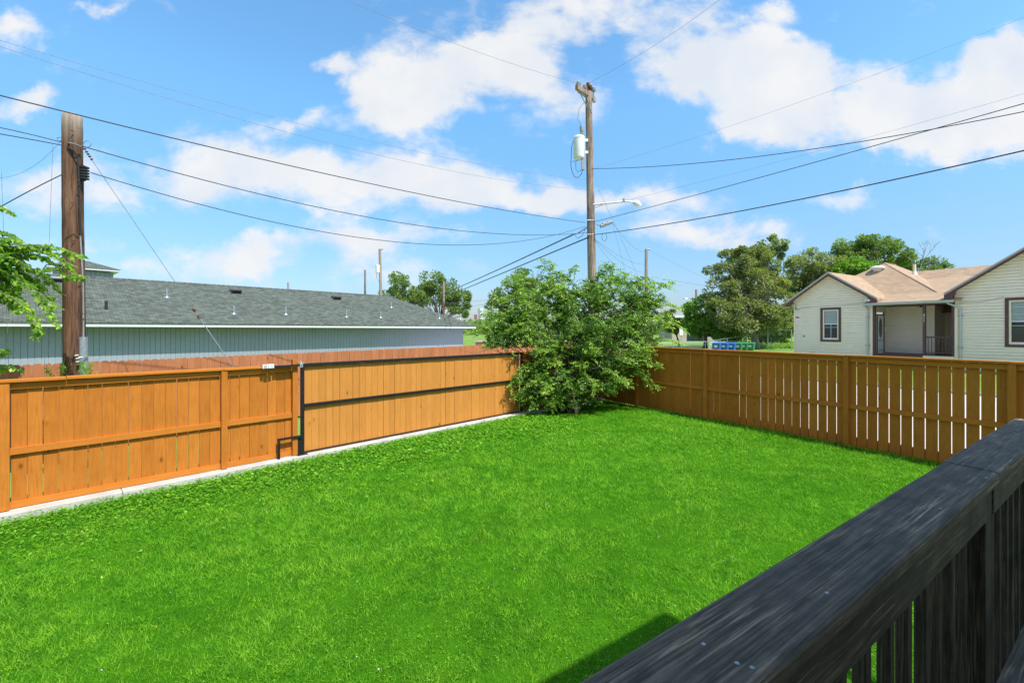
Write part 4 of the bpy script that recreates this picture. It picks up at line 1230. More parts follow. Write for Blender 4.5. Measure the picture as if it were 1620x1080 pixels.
    # house number, read downward on the porch post
    for k, ch in enumerate('411'):
        cu = bpy.data.curves.new('digit', 'FONT'); cu.body = ch; cu.size = .17; cu.extrude = .004; cu.align_x = 'CENTER'
        tmp = bpy.data.objects.new('tmp', cu); COL.objects.link(tmp)
        me = bpy.data.meshes.new_from_object(tmp); bpy.data.objects.remove(tmp)
        ob = bpy.data.objects.new('house_number', me); COL.objects.link(ob); ob.parent = h
        me.materials.clear(); me.materials.append(M['white_metal'])
        ob.matrix_basis = Matrix.Translation((5.93, -.046, 3.02 - k * .14)) @ Matrix.Rotation(math.pi / 2, 4, 'X')
M['sign_red'] = plain('sign_red', (.45, .05, .05), .5)
house()

# ------------------------------------------------------------------ leaves and trees
def leaf_object(name, C_, D_, N_, length, width, rnd, mat, parent=None, fold=.18):
    """C_: (n,3) leaf base points, D_: direction, N_: approx normal"""
    n = len(C_)
    D = D_ / np.linalg.norm(D_, axis=1, keepdims=True)
    S = np.cross(D, N_); S /= np.maximum(np.linalg.norm(S, axis=1, keepdims=True), 1e-6)
    Nn = np.cross(S, D)
    L = np.asarray(length).reshape(-1, 1); W = np.asarray(width).reshape(-1, 1)
    v = np.empty((n, 4, 3), dtype=np.float32)
    v[:, 0] = C_
    v[:, 1] = C_ + D * L * .45 + S * W * .5 + Nn * W * fold
    v[:, 2] = C_ + D * L
    v[:, 3] = C_ + D * L * .45 - S * W * .5 + Nn * W * fold
    base = (np.arange(n) * 4).reshape(-1, 1)
    tri = np.concatenate([base + 0, base + 1, base + 2, base + 0, base + 2, base + 3], axis=1).reshape(-1, 3)
    return raw_mesh(name, v.reshape(-1, 3), tri, np.repeat(rnd, 2), mat, parent)

def raw_mesh(name, verts, tris, rnd, mat, parent=None):
    me = bpy.data.meshes.new(name)
    me.vertices.add(len(verts)); me.vertices.foreach_set('co', np.ascontiguousarray(verts, dtype=np.float32).ravel())
    me.loops.add(len(tris) * 3); me.loops.foreach_set('vertex_index', np.ascontiguousarray(tris, dtype=np.int32).ravel())
    me.polygons.add(len(tris)); me.polygons.foreach_set('loop_start', np.arange(0, len(tris) * 3, 3, dtype=np.int32))
    me.update(calc_edges=True)
    at = me.attributes.new('rnd', 'FLOAT', 'FACE'); at.data.foreach_set('value', np.ascontiguousarray(rnd, dtype=np.float32))
    me.materials.append(mat)
    ob = bpy.data.objects.new(name, me); COL.objects.link(ob)
    if parent: ob.parent = parent
    return ob

def unit(n):
    a = RNG.normal(size=(n, 3)); return a / np.linalg.norm(a, axis=1, keepdims=True)

def tree(name, label, cat, base, blobs, n_clump, n_leaf, leaf, mat, bark='bark', trunk_r=.2, clump=.22, group=None, limbs=True, upbias=.3, n_trunks=1, squash=.75, shell=.55):
    """blobs: (px, py, rx_px, ry_px, depth) ellipsoids of the crown as they stand in the place"""
    base = Vector(base)
    o = thing(name, label, cat, base, group=group)
    cs, rs = [], []
    for (px, py, rx, ry, d) in blobs:
        c = P(px, py, d); R = np.array([rx / F * d, min(rx, ry * 1.2) / F * d, ry / F * d])
        cs.append((np.array(c), R))
    vol = np.array([r.prod() ** .8 for _, r in cs]); vol /= vol.sum()
    Cc, Dd, Nn, Rr, sizes = [], [], [], [], []
    ends = []
    for (c, R), wgt in zip(cs, vol):
        k = max(3, int(n_clump * wgt))
        u = unit(k) * (RNG.uniform(shell ** 3, 1, (k, 1)) ** (1 / 3))
        cen = c + u * R
        cr = clump * R.mean() * RNG.uniform(.6, 1.25, k)
        for j in range(k):
            m = int(n_leaf / n_clump * RNG.uniform(.6, 1.4))
            g = RNG.normal(size=(m, 3)); g /= np.maximum(1, np.linalg.norm(g, axis=1, keepdims=True) / 1.7)
            pos = cen[j] + g * cr[j] * np.array([1, 1, squash]) * .62
            Cc.append(pos)
            out = (cen[j] - c); out = out / (np.linalg.norm(out) + 1e-6)
            dr = g * .8 + out * .6 + RNG.normal(size=(m, 3)) * .5 + np.array([0, 0, -.1]); Dd.append(dr)
            nn = RNG.normal(size=(m, 3)) * .6 + np.array([0, 0, 1.0]) + out * .4; Nn.append(nn)
            Rr.append(np.clip(RNG.normal(.45 + RNG.normal() * .13, .2, m), 0, 1))
        ends += [Vector(q) for q in cen[::max(1, k // 7)]]
    Cc = np.concatenate(Cc) - np.array(base); Dd = np.concatenate(Dd); Nn = np.concatenate(Nn); Rr = np.concatenate(Rr)
    n = len(Cc); ls = leaf * RNG.uniform(.6, 1.35, n)
    leaf_object('crown', Cc.astype(np.float32), Dd, Nn, ls, ls * RNG.uniform(.45, .75, n), Rr, M[mat], o)
    mb = MB()
    mean = sum((Vector(c) for c, _ in cs), Vector()) / len(cs)
    for t in range(n_trunks):
        off = Vector((random.uniform(-.25, .25), random.uniform(-.25, .25), 0)) * (n_trunks > 1)
        fork = base.lerp(Vector((mean.x, mean.y, mean.z)), .45) + off * 2
        kn = base.lerp(fork, .5) + Vector((random.uniform(-.1, .1), random.uniform(-.1, .1), 0))
        mb.tube([base + off - Vector((0, 0, .1)), kn, fork], [trunk_r * 1.15, trunk_r * .9, trunk_r * .7], 9)
        if limbs:
            for e in ends[t::n_trunks]:
                m1 = fork.lerp(e, .5) + Vector((random.uniform(-.15, .15), random.uniform(-.15, .15), .06)) * (e - fork).length
                mb.tube([fork, fork.lerp(m1, .5) + Vector((0, 0, .03)), m1, e], [trunk_r * .42, trunk_r * .32, trunk_r * .2, trunk_r * .05], 6, cap=False)
    mb.build('trunk', M[bark], o, smooth=True, world=True)
    return o, ends

def sprays(paths, leaf_len, spacing, tangent_out=.9, width=.55, droop_tip=0.0):
    """paths: list of polylines (list of Vector); leaves in two ranks along each"""
    Cs, Ds, Ns, Ls, Rs = [], [], [], [], []
    for pl, shade in paths:
        P_ = np.array([tuple(p) for p in pl]); seg = np.diff(P_, axis=0); sl = np.linalg.norm(seg, axis=1)
        tot = sl.sum(); n = max(3, int(tot / spacing))
        s = (np.arange(n) + .5) / n * tot
        cum = np.concatenate([[0], np.cumsum(sl)])
        i = np.clip(np.searchsorted(cum, s, side='right') - 1, 0, len(sl) - 1)
        f = ((s - cum[i]) / np.maximum(sl[i], 1e-6))[:, None]
        pos = P_[i] + seg[i] * f
        T = seg[i] / np.maximum(sl[i], 1e-6)[:, None]
        up = np.tile(np.array([0, 0, 1.]), (n, 1)) + RNG.normal(size=(n, 3)) * .35
        S = np.cross(T, up); S /= np.maximum(np.linalg.norm(S, axis=1, keepdims=True), 1e-6)
        side = np.where(np.arange(n) % 2 == 0, 1., -1.)[:, None]
        D = S * side * tangent_out + T * .7 + np.array([0, 0, -.55]) + RNG.normal(size=(n, 3)) * .3
        Cs.append(pos); Ds.append(D); Ns.append(up + RNG.normal(size=(n, 3)) * .75)
        taper = 1 - .45 * (s / tot) ** 3
        Ls.append(leaf_len * taper * RNG.uniform(.7, 1.2, n))
        Rs.append(np.clip(shade + .42 * (s / tot) ** 2 + RNG.normal(0, .17, n), 0, 1))  # sunlit tips put into the leaf colour: lighter toward each spray end
    return [np.concatenate(x) for x in (Cs, Ds, Ns, Ls, Rs)]

def the_bush():
    bd = 13.75
    base = Vector(((897 - CX) / F * 13.6, 13.6, -.03))
    o = thing('large_bush', 'large arching leafy bush filling the back corner of the yard', 'bush', base)
    blobs = [(905, 545, 100, 95, 13.9, 1.0), (820, 515, 52, 50, 13.3, .75), (1000, 505, 60, 56, 14.2, .75), (858, 470, 50, 36, 13.8, .6), (975, 462, 62, 34, 14.2, .7), (1030, 480, 40, 30, 14.3, .3),
             (900, 612, 88, 44, 13.3, .7), (850, 585, 34, 50, 13.0, .35), (962, 580, 40, 50, 13.5, .4), (925, 515, 62, 66, 14.6, .9), (905, 575, 50, 50, 13.9, .5), (796, 532, 36, 36, 12.95, .5), (832, 600, 24, 40, 12.7, .35), (1036, 515, 34, 38, 14.2, .35), (1008, 572, 32, 28, 13.5, .3), (930, 500, 90, 70, 13.2, .7), (940, 630, 62, 26, 13.2, .3), (850, 632, 40, 24, 12.9, .25)]
    paths = []; stems = []; mb0 = MB()
    c_all = base + Vector((0, 0, 1.0))
    wsum = sum(b[5] for b in blobs)
    N = 410
    for (px, py, rx, ry, d, wgt) in blobs:
        c = P(px, py, d); R = Vector((rx / F * d, rx / F * d * .85, ry / F * d))
        for k in range(max(4, int(N * wgt / wsum))):
            u = Vector(unit(1)[0]); rad = random.uniform(.1, 1.0) ** .55
            e = c + Vector((u.x * R.x, u.y * R.y, u.z * R.z)) * rad
            if e.z < .2: e.z = random.uniform(.15, .6)
            out = Vector((e.x - base.x, e.y - base.y, 0)); outl = max(out.length, .05); out = out / outl
            L = random.uniform(.55, 1.15)
            droop = random.uniform(.15, .5) * L
            st = e - out * L * .75 - Vector((0, 0, L * random.uniform(.1, .65)))
            if st.z < .1: st.z = .1
            md = st.lerp(e, .6) + Vector((0, 0, droop * .6))
            tip = e + out * L * .18 - Vector((0, 0, droop * .45))
            if tip.z < .06: tip.z = .06
            sh = random.uniform(.0, .46) + .55 * max(0, rad - .6)  # outer boughs coloured lighter than the interior, as light would make them
            bpts = []
            for q_ in range(9):
                t = q_ / 8
                if t < .6: p = st.lerp(md, t / .6)
                else: p = md.lerp(tip, (t - .6) / .4)
                bpts.append(p + Vector((0, 0, .06 * math.sin(t * math.pi))))
            mb0.tube(bpts, [.009 * (1 - t / 9) + .002 for t in range(9)], 4, cap=False)
            paths.append((bpts[3:], sh))
            for m_ in range(26):
                t = random.uniform(.15, 1) * 7.99; q0_ = bpts[int(t)].lerp(bpts[int(t) + 1], t % 1)
                dv = (out * random.uniform(0, .9) + Vector((random.uniform(-1, 1), random.uniform(-1, 1), random.uniform(-.45, .65)))).normalized()
                l_ = random.uniform(.16, .42) * (1.15 - t / 14)
                pts = []; q = q0_.copy(); v = dv
                for s_ in range(4):
                    pts.append(q.copy()); q = q + v * (l_ / 3); v = (v + Vector((0, 0, -.18))).normalized()
                if min(pt.z for pt in pts) < .03: continue
                paths.append((pts, sh + random.uniform(-.08, .12)))
    # long shoots that break the outline
    shoots = [((850, 440), (868, 418), (862, 412), 13.8), ((850, 470), (815, 440), (803, 445), 13.3), ((870, 450), (864, 425), (880, 415), 13.9), ((900, 440), (903, 424), (915, 428), 13.8), ((945, 440), (955, 412), (985, 430), 14.2), ((970, 440), (975, 418), (950, 412), 14.2),
              ((985, 440), (990, 425), (985, 448), 14.3), ((1010, 460), (1030, 432), (1068, 462), 14.4), ((1020, 470), (1050, 440), (1070, 450), 14.3), ((1030, 490), (1065, 470), (1082, 495), 14.4), ((1030, 515), (1070, 500), (1092, 530), 14.3), ((1020, 540), (1050, 530), (1080, 545), 14.2),
              ((1010, 560), (1030, 560), (1043, 585), 13.8), ((1000, 575), (1025, 568), (1050, 582), 13.4), ((1000, 585), (1025, 595), (1032, 617), 13.4), ((800, 520), (765, 510), (735, 527), 12.8), ((800, 560), (775, 545), (753, 558), 12.7), ((800, 500), (770, 490), (758, 500), 12.9),
              ((815, 470), (790, 462), (775, 478), 13.2), ((950, 580), (975, 585), (985, 605), 12.7), ((920, 590), (945, 600), (940, 625), 12.6), ((880, 560), (860, 545), (845, 565), 12.6), ((905, 590), (930, 560), (925, 590), 12.6), ((835, 460), (822, 440), (830, 430), 13.5),
              ((1000, 450), (1020, 445), (1030, 460), 14.2), ((820, 590), (800, 600), (812, 620), 12.7), ((880, 430), (885, 430), (890, 440), 13.8)]
    for (a, b, c, d) in shoots:
        A, B_, C_ = P(a[0], a[1], d + .15), P(b[0], b[1], d), P(c[0], c[1], d - .15)
        for k in range(3):
            j = Vector((random.uniform(-.12, .12), random.uniform(-.25, .25), random.uniform(-.1, .06)))
            pts = []
            for s in range(7):
                t = s / 6; pts.append(A * (1 - t) ** 2 + B_ * 2 * t * (1 - t) * 1.0 + C_ * t * t + j * (1 if k else 0))
            paths.append((pts, .55))
            if k == 0: stems.append((A, B_, C_))
            # side twigs
            for s in (2, 3, 4, 5):
                q = pts[s]; dv = Vector((random.uniform(-1, 1), random.uniform(-1, 1), random.uniform(-.2, .5))).normalized()
                paths.append(([q, q + dv * .1, q + dv * .19 - Vector((0, 0, .02)), q + dv * .27 - Vector((0, 0, .06))], .55))
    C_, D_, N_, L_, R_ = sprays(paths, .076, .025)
    # keep leaves on the yard side of the fences where they are lower than the cap
    dl = (C_[:, 0] - A0.x) * LN.x + (C_[:, 1] - A0.y) * LN.y
    dr_ = -((C_[:, 0] - R0.x) * RO.x + (C_[:, 1] - R0.y) * RO.y)
    ok = ((dl > .12) & (dr_ > .12)) | (C_[:, 2] > 1.85)
    C_, D_, N_, L_, R_ = C_[ok], D_[ok], N_[ok], L_[ok], R_[ok]
    C_ = C_ - np.array(base)
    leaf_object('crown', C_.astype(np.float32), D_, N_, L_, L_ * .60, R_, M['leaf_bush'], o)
    mb = MB()
    for k in range(34):
        a = random.uniform(0, 2 * math.pi); r = random.uniform(.05, .45)
        s = base + Vector((math.cos(a) * r, math.sin(a) * r, -.05))
        (px, py, rx, ry, d, wgt) = random.choice(blobs[:9])
        e = P(px + random.uniform(-.7, .7) * rx, py + random.uniform(-.8, .3) * ry, d)
        m1 = s.lerp(e, .45) + Vector((0, 0, .35))
        rr = random.uniform(.012, .032)
        mb.tube([s, s.lerp(m1, .5) + Vector((0, 0, .12)), m1, m1.lerp(e, .6) + Vector((0, 0, .1)), e], [rr, rr * .85, rr * .65, rr * .4, rr * .2], 6, cap=False)
    for (A, B_, C_) in stems:
        mb.tube([A.lerp(c_all, .3), A, A * .25 + B_ * .5 + C_ * .25, C_], [.014, .010, .006, .003], 5, cap=False)
    mb.build('stem', M['bark'], o, smooth=True, world=True)
    mb0.build('twigs', M['bark'], o, smooth=True, world=True)
the_bush()

def near_tree():
    base = P(-150, 522, 7.9); base.z = -.1
    o = thing('overhanging_tree', 'leafy green branches reaching in from the left edge in front of the left pole', 'tree', base)
    D = 6.9
    cr = [  # points in photo columns and rows read off the branches
        [(-70, 430), (-20, 397), (30, 389), (60, 387), (92, 392), (116, 400), (131, 407)],
        [(-70, 430), (0, 398), (45, 394), (80, 400), (104, 418), (114, 434), (131, 438)],
        [(-70, 425), (0, 405), (55, 402), (85, 416), (100, 436), (118, 440)],
        [(-80, 440), (0, 428), (35, 422), (62, 432), (80, 446), (91, 461)],
        [(-80, 440), (-10, 420), (36, 448), (60, 472), (74, 494), (90, 519)],
        [(-80, 440), (0, 415), (40, 440), (62, 455), (72, 470), (88, 488)],
        [(-90, 450), (-10, 458), (20, 471), (42, 490), (57, 515), (50, 537)],
        [(-90, 450), (-10, 462), (10, 468), (30, 478), (46, 500), (56, 524)],
        [(-70, 380), (-30, 335), (0, 325), (18, 338)], [(-70, 390), (-20, 362), (10, 368), (28, 384), (40, 392)],
        [(-70, 400), (-10, 385), (15, 400), (30, 412), (44, 425)], [(-80, 440), (-5, 440), (18, 444), (34, 446)],
        [(-90, 440), (0, 432), (20, 436), (50, 440), (60, 455)], [(-90, 600), (-30, 565), (0, 556), (8, 556)], [(-90, 620), (-20, 580), (5, 577), (27, 585)],
        [(-70, 420), (-10, 405), (20, 415), (46, 424), (70, 428)], [(-70, 425), (-20, 430), (12, 455), (26, 462)],
    ]
    paths = []
    mb = MB()
    for bi, pl in enumerate(cr):
        dd = D + [0, .25, .1, .35, -.15, .2, -.3, -.1, .3, .2, .1, 0, .25, .1, .2, .15, 0][bi]
        pts = [P(x, y, dd + .25 * (1 - i / len(pl))) for i, (x, y) in enumerate(pl)]
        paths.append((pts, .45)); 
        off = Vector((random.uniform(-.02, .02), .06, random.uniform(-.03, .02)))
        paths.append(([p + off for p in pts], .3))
        mb.tube(pts, [max(.003, .014 * (1 - i / len(pts))) for i in range(len(pts))], 6, cap=False)
        for i in range(1, len(pts) - 1):
            for k in range(2):
                q = pts[i].lerp(pts[i + 1], random.random()); dv = Vector((random.uniform(-.2, 1), random.uniform(-.7, .7), random.uniform(-.6, .25))).normalized()
                L = random.uniform(.06, .15)
                paths.append(([q, q + dv * L * .5, q + dv * L - Vector((0, 0, .02))], .4))
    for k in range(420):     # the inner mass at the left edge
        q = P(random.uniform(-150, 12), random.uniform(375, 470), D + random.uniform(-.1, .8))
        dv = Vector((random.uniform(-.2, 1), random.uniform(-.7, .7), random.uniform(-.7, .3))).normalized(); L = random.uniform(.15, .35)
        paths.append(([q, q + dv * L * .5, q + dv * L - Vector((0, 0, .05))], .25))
    for k in range(500):     # crown beyond the picture edge
        q = P(random.uniform(-330, -60), random.uniform(180, 500), D + random.uniform(-.4, 1.6))
        dv = Vector((random.uniform(-1, 1), random.uniform(-.7, .7), random.uniform(-.7, .3))).normalized(); L = random.uniform(.2, .45)
        paths.append(([q, q + dv * L * .5, q + dv * L - Vector((0, 0, .07))], .25))
    C_, D_, N_, L_, R_ = sprays(paths, .098, .021, .8, .6)
    leaf_object('crown', (C_ - np.array(base)).astype(np.float32), D_, N_, L_, L_ * .70, R_, M['leaf_near'], o)
    hub = P(-80, 440, D + .3); crotch = P(-140, 520, 7.6)
    mb.tube([base, base.lerp(crotch, .5), crotch, hub], [.13, .11, .09, .04], 10)
    mb.tube([crotch, P(-110, 390, 7.2), P(-70, 385, D + .2)], [.07, .05, .02], 8)
    mb.tube([crotch, P(-100, 480, 7.2), P(-90, 452, D + .2)], [.05, .04, .02], 8)
    mb.tube([crotch, P(-120, 590, 7.1), P(-90, 605, D + .2)], [.04, .03, .015], 8)
    mb.build('trunk', M['bark'], o, smooth=True, world=True)
near_tree()

gl_ = lambda px, d, z=0.0: ((px - CX) / F * d, d, z)
G_T = 'background trees'
tree('tree', 'rounded small green tree showing above the roof just right of the transformer pole', 'tree', gl_(632, 62), [(630, 450, 16, 18, 62), (622, 466, 16, 14, 62), (648, 468, 20, 12, 62), (663, 470, 16, 12, 62)], 46, 5200, .30, 'leaf_mid', group=G_T, clump=.34)
tree('tree', 'wide green tree behind the end of the blue-grey roof', 'tree', gl_(690, 64), [(682, 448, 24, 17, 64), (700, 462, 32, 22, 64), (668, 466, 22, 16, 64), (722, 474, 22, 20, 64), (740, 492, 14, 12, 62)], 80, 11000, .30, 'leaf_mid', group=G_T, clump=.3)
tree('tree', 'dark green tree peeping out left of the bush', 'tree', gl_(800, 52), [(800, 468, 24, 22, 52), (820, 455, 30, 26, 52), (785, 490, 18, 18, 52), (846, 470, 30, 30, 52)], 60, 9000, .28, 'leaf_mid', group=G_T, clump=.3)
tree('tree', 'large olive-green tree left of the cream house with grey-green upper crown', 'tree', gl_(1196, 41, .6), [(1150, 425, 30, 30, 43), (1178, 415, 34, 28, 43), (1150, 462, 34, 34, 42), (1192, 455, 42, 36, 42), (1220, 475, 36, 36, 41), (1180, 500, 50, 30, 40), (1225, 508, 32, 26, 40), (1140, 492, 26, 26, 41)], 190, 30000, .22, 'leaf_olive', group=G_T, trunk_r=.33, clump=.24, bark='bark_pale')
tree('tree', 'feathery grey-green treetop rising highest above the olive tree', 'tree', gl_(1206, 46, .6), [(1222, 388, 22, 14, 46), (1206, 402, 22, 14, 46), (1232, 400, 12, 10, 46), (1216, 424, 18, 18, 46), (1195, 405, 14, 12, 46)], 60, 7000, .24, 'leaf_grey', group=G_T, clump=.3, trunk_r=.2)
tree('hedge_tree', 'dense dark-bright green shrub tree at the left foot of the olive tree', 'tree', gl_(1115, 44, .6), [(1110, 492, 26, 22, 44), (1120, 515, 34, 24, 44), (1150, 520, 34, 22, 43), (1095, 508, 14, 22, 44)], 90, 12000, .24, 'leaf_bright', group=G_T, clump=.3)
tree('tree', 'dark mass of foliage behind the tall chain-link fence', 'tree', gl_(1215, 46, .6), [(1190, 525, 40, 18, 46), (1235, 520, 30, 22, 46)], 60, 8000, .26, 'leaf_mid', group=G_T, clump=.34)
tree('tree', 'olive tree rising directly behind the left gable of the cream house', 'tree', gl_(1285, 52, .6), [(1285, 425, 36, 30, 52), (1262, 445, 24, 34, 52), (1310, 430, 30, 26, 52), (1258, 490, 20, 30, 50), (1285, 465, 34, 30, 52)], 130, 19000, .26, 'leaf_olive', group=G_T, clump=.24, trunk_r=.3)
tree('tree', 'light green spreading tree behind the attic fan of the cream house', 'tree', gl_(1368, 58, .6), [(1352, 388, 30, 16, 58), (1385, 390, 34, 18, 58), (1410, 405, 30, 16, 58), (1340, 405, 26, 14, 58), (1370, 410, 40, 18, 58)], 110, 14000, .27, 'leaf_mid', group=G_T, clump=.26, trunk_r=.3)
tree('tree', 'bright yellow-green young tree just behind the roof valley', 'tree', gl_(1355, 50, .6), [(1350, 425, 30, 14, 50), (1375, 432, 30, 14, 50), (1330, 432, 16, 12, 50)], 60, 8000, .24, 'leaf_bright', group=G_T, clump=.32)
_, bare = tree('tree', 'thin tree with bare grey twigs above the main ridge of the cream house', 'tree', gl_(1462, 60, .6), [(1432, 412, 22, 12, 60), (1470, 418, 26, 10, 60), (1492, 424, 16, 6, 60), (1450, 424, 34, 10, 60)], 50, 5200, .26, 'leaf_mid', group=G_T, clump=.28, trunk_r=.22)

def dead_branches():
    o = thing('dead_tree', 'bare dead branches sticking up above the cream house ridge', 'tree', gl_(1455, 59, .6))
    mb = MB()
    def grow(p, v, L, r, dep):
        e = p + v * L + Vector((0, 0, L * .08))
        mb.tube([p, p.lerp(e, .5) + Vector((random.uniform(-.05, .05), 0, random.uniform(-.05, .05))) * L, e], [r, r * .8, r * .55], 5, cap=False)
        if dep == 0: return
        for k in range(3):
            w = (v + Vector((random.uniform(-.8, .8), random.uniform(-.5, .5), random.uniform(-.35, .55)))).normalized()
            grow(e, w, L * random.uniform(.55, .8), r * .55, dep - 1)
    b = Vector(gl_(1455, 59, .6)); f = P(1452, 440, 59)
    mb.tube([b, f], [.25, .14], 8)
    for (x, y) in [(1446, 412), (1462, 404), (1478, 420), (1436, 418)]:
        t = P(x, y, 59 + random.uniform(-1, 1)); v = (t - f).normalized()
        grow(f, v, (t - f).length * .6, .09, 3)
    mb.build('branch', M['bark_pale'], o, world=True)
dead_branches()

# ------------------------------------------------------------------ bins, chain-link fences, far things
def bins():
    d = 37.0; z = .64
    grp = 'wheeled bins lined up across the street'
    def bin_(label, mat, px, dd):
        loc = Vector(gl_(px, dd, 0)); zt = H - (541.5 - HY) / F * dd; loc.z = zt - 1.08
        o = thing('wheeled_bin', label, 'bin', loc, math.radians(-38), grp)
        mb = MB(); mb.hexa([(-.22, -.24, .06), (.22, -.24, .06), (.22, .24, .06), (-.22, .24, .06), (-.29, -.33, .95), (.29, -.33, .95), (.29, .36, .95), (-.29, .36, .95)])
        mb.box(-.305, .305, -.345, .375, .951, .985)
        body = mb.build('body', mat, o, bevel=.02)
        mb = MB(); mb.hexa([(-.31, -.37, .987), (.31, -.37, .987), (.31, .36, .987), (-.31, .36, .987), (-.27, -.30, 1.05), (.27, -.30, 1.05), (.29, .34, 1.09), (-.29, .34, 1.09)])
        mb.build('lid', mat, o, bevel=.015)
        mb = MB(); mb.tube([(-.27, .40, 1.02), (.27, .40, 1.02)], .018, 8); mb.build('handle', M['black'], o)
        for s in (-1, 1):
            mb = MB(); mb.tube([(s * .235, .26, .11), (s * .285, .26, .11)], .11, 16); mb.build('wheel', M['black'], o)
        mb = MB(); mb.prism([(-.11, -.345, .70), (.11, -.345, .70), (.11, -.345, .86), (-.11, -.345, .86)], (0, .03, 0)); mb.build('emblem', M['white_metal'], body)
        return o
    blue = plain('blue_bin_plastic', (.025, .13, .42), .45, 0, .06); green = plain('green_bin_plastic', (.035, .22, .085), .45, 0, .06)
    bl = bin_('leftmost blue wheeled bin, first of the row of six', blue, 1134, 36.2)
    gr = bin_('green wheeled bin next to the blue ones, fourth of the row', green, 1168, 37.4)
    for src, px, dd, lab in ((bl, 1146, 36.6, 'middle blue wheeled bin, second of the row of six'), (bl, 1157.5, 37.0, 'blue wheeled bin touching the green ones, third of the row'),
                             (gr, 1177, 37.8, 'middle green wheeled bin, fifth of the row of six'), (gr, 1187.5, 38.0, 'rightmost green wheeled bin, last of the row nearest the tree trunk')):
        loc = Vector(gl_(px, dd, 0)); loc.z = H - (541.5 - HY) / F * dd - 1.08
        dup(src, loc, label=lab)
bins()

def chain(label, pts, zb, zt, post_gap, name='chain_link_fence', mesh=True):
    o = thing(name, label, 'fence', pts[0], group=None)
    wm, rl = MB(), MB()
    for a, b, zt0, zt1 in zip(pts[:-1], pts[1:], zt[:-1], zt[1:]):
        a = Vector(a); b = Vector(b); L = (b - a).length; u = (b - a) / L
        n = max(1, round(L / post_gap))
        for k in range(n + 1):
            p = a + u * (L * k / n); top = zt0 + (zt1 - zt0) * k / n
            mb = MB(); mb.tube([Vector((p.x, p.y, zb)), Vector((p.x, p.y, top + .05))], .038, 8); mb.build('post', M['galv'], o, world=True)
        rl.tube([Vector((a.x, a.y, zt0)), Vector((b.x, b.y, zt1))], .028, 6)
        s = 0.0; step = .075
        h0 = min(zt0, zt1) - zb
        while s < L - h0 and mesh:
            for d in (0, 1):
                s0, s1 = (s, s + h0) if d else (s + h0, s)
                q0 = a + u * s0; q1 = a + u * s1
                wm.tube([Vector((q0.x, q0.y, zb)), Vector((q1.x, q1.y, zb + h0))], .0028, 3, cap=False)
            s += step
    rl.build('top_rail', M['galv'], o, world=True)
    if mesh: wm.build('wire_mesh', M['galv'], o, world=True)
a = gl_(1181, 41.5); b = gl_(1252, 37.5)
chain('tall chain-link fence beside the cream house with the tree trunk behind it', [a, b], .55, [2.35, 2.35], 2.6)
chain('low chain-link fence around the far lawn, behind the bins', [gl_(1010, 34, 0), gl_(1116, 36.5), gl_(1181, 41.3)], .5, [1.27, 1.42, 1.85], 3.2)

def sign():
    p = Vector(gl_(1078, 34.5))
    o = thing('notice_sign', 'small white notice sign with red edges on the low chain-link fence', 'sign', (p.x, p.y, .5))
    mb = MB(); mb.tube([(0, .03, 0), (0, .03, 1.6)], .02, 6); mb.build('post', M['galv'], o)
    mb = MB(); mb.box(-.16, .16, 0, .012, 1.42, 2.04); bd = mb.build('board', M['white_metal'], o)
    mb = MB(); mb.box(-.16, -.14, -.003, -.001, 1.42, 2.04); mb.box(.14, .16, -.003, -.001, 1.42, 2.04); mb.box(-.139, .139, -.003, -.001, 1.42, 1.455)
    mb.build('border', M['sign_red'], bd)
sign()

def far_buildings():
    o = thing('carport_house', 'low house with flat white roof and dark carport beyond the far lawn', 'building', gl_(1063, 68))
    M['pale_wall'] = plain('pale_plaster', (.42, .38, .32), .8, 0, .1, 1)
    mb = MB(); mb.box(0, 2.2, 0, 6, 0, 4.2); mb.box(5.2, 9, 0, 6, 0, 4.2); mb.box(2.2, 5.2, 3, 6, 0, 4.2); mb.build('wall', M['pale_wall'], o)
    mb = MB(); mb.box(-.5, 9.4, -.6, 6.5, 4.205, 4.55); mb.build('roof', M['white_trim'], o)
    mb = MB(); mb.box(2.3, 5.1, 2.9, 2.999, .6, 3.2); mb.build('garage_door', M['siding_grey'], o)
    o = thing('tower_block', 'tiny pale tower with flat top far off beyond the roof end', 'building', gl_(756, 260))
    mb = MB(); mb.box(0, 1.3, 0, 3, 0, 14.6); mb.build('wall', plain('tower_grey', (.30, .31, .36), .8, 0, .1, .5), o)
    mb = MB(); mb.box(1.31, 2.9, .2, 3, 0, 15.0); mb.build('wall', M['white_trim'], o)
    mb = MB(); mb.box(-2.2, -.8, .5, 3, 0, 11.2); mb.build('wall', plain('brick_far', (.26, .13, .10), .8, 0, .1, .5), o)
    mb = MB(); mb.box(-6, 4.5, -1, -.01, 0, 8.4); mb.build('low_wing', M['pale_wall'], o)
    # bricks and path by the end of the long house
    o = thing('low_wall', 'low reddish wall with pale coping beyond the end of the blue-grey house', 'wall', gl_(752, 42), 0)
    mb = MB(); mb.box(0, 9, 0, .3, 0, 1.25); mb.build('wall', plain('brick_red', (.22, .08, .05), .85, 0, .25, 3), o)
    mb = MB(); mb.box(-.05, 9.05, -.05, .35, 1.252, 1.36); mb.build('coping', M['pale_wall'], o)
far_buildings()

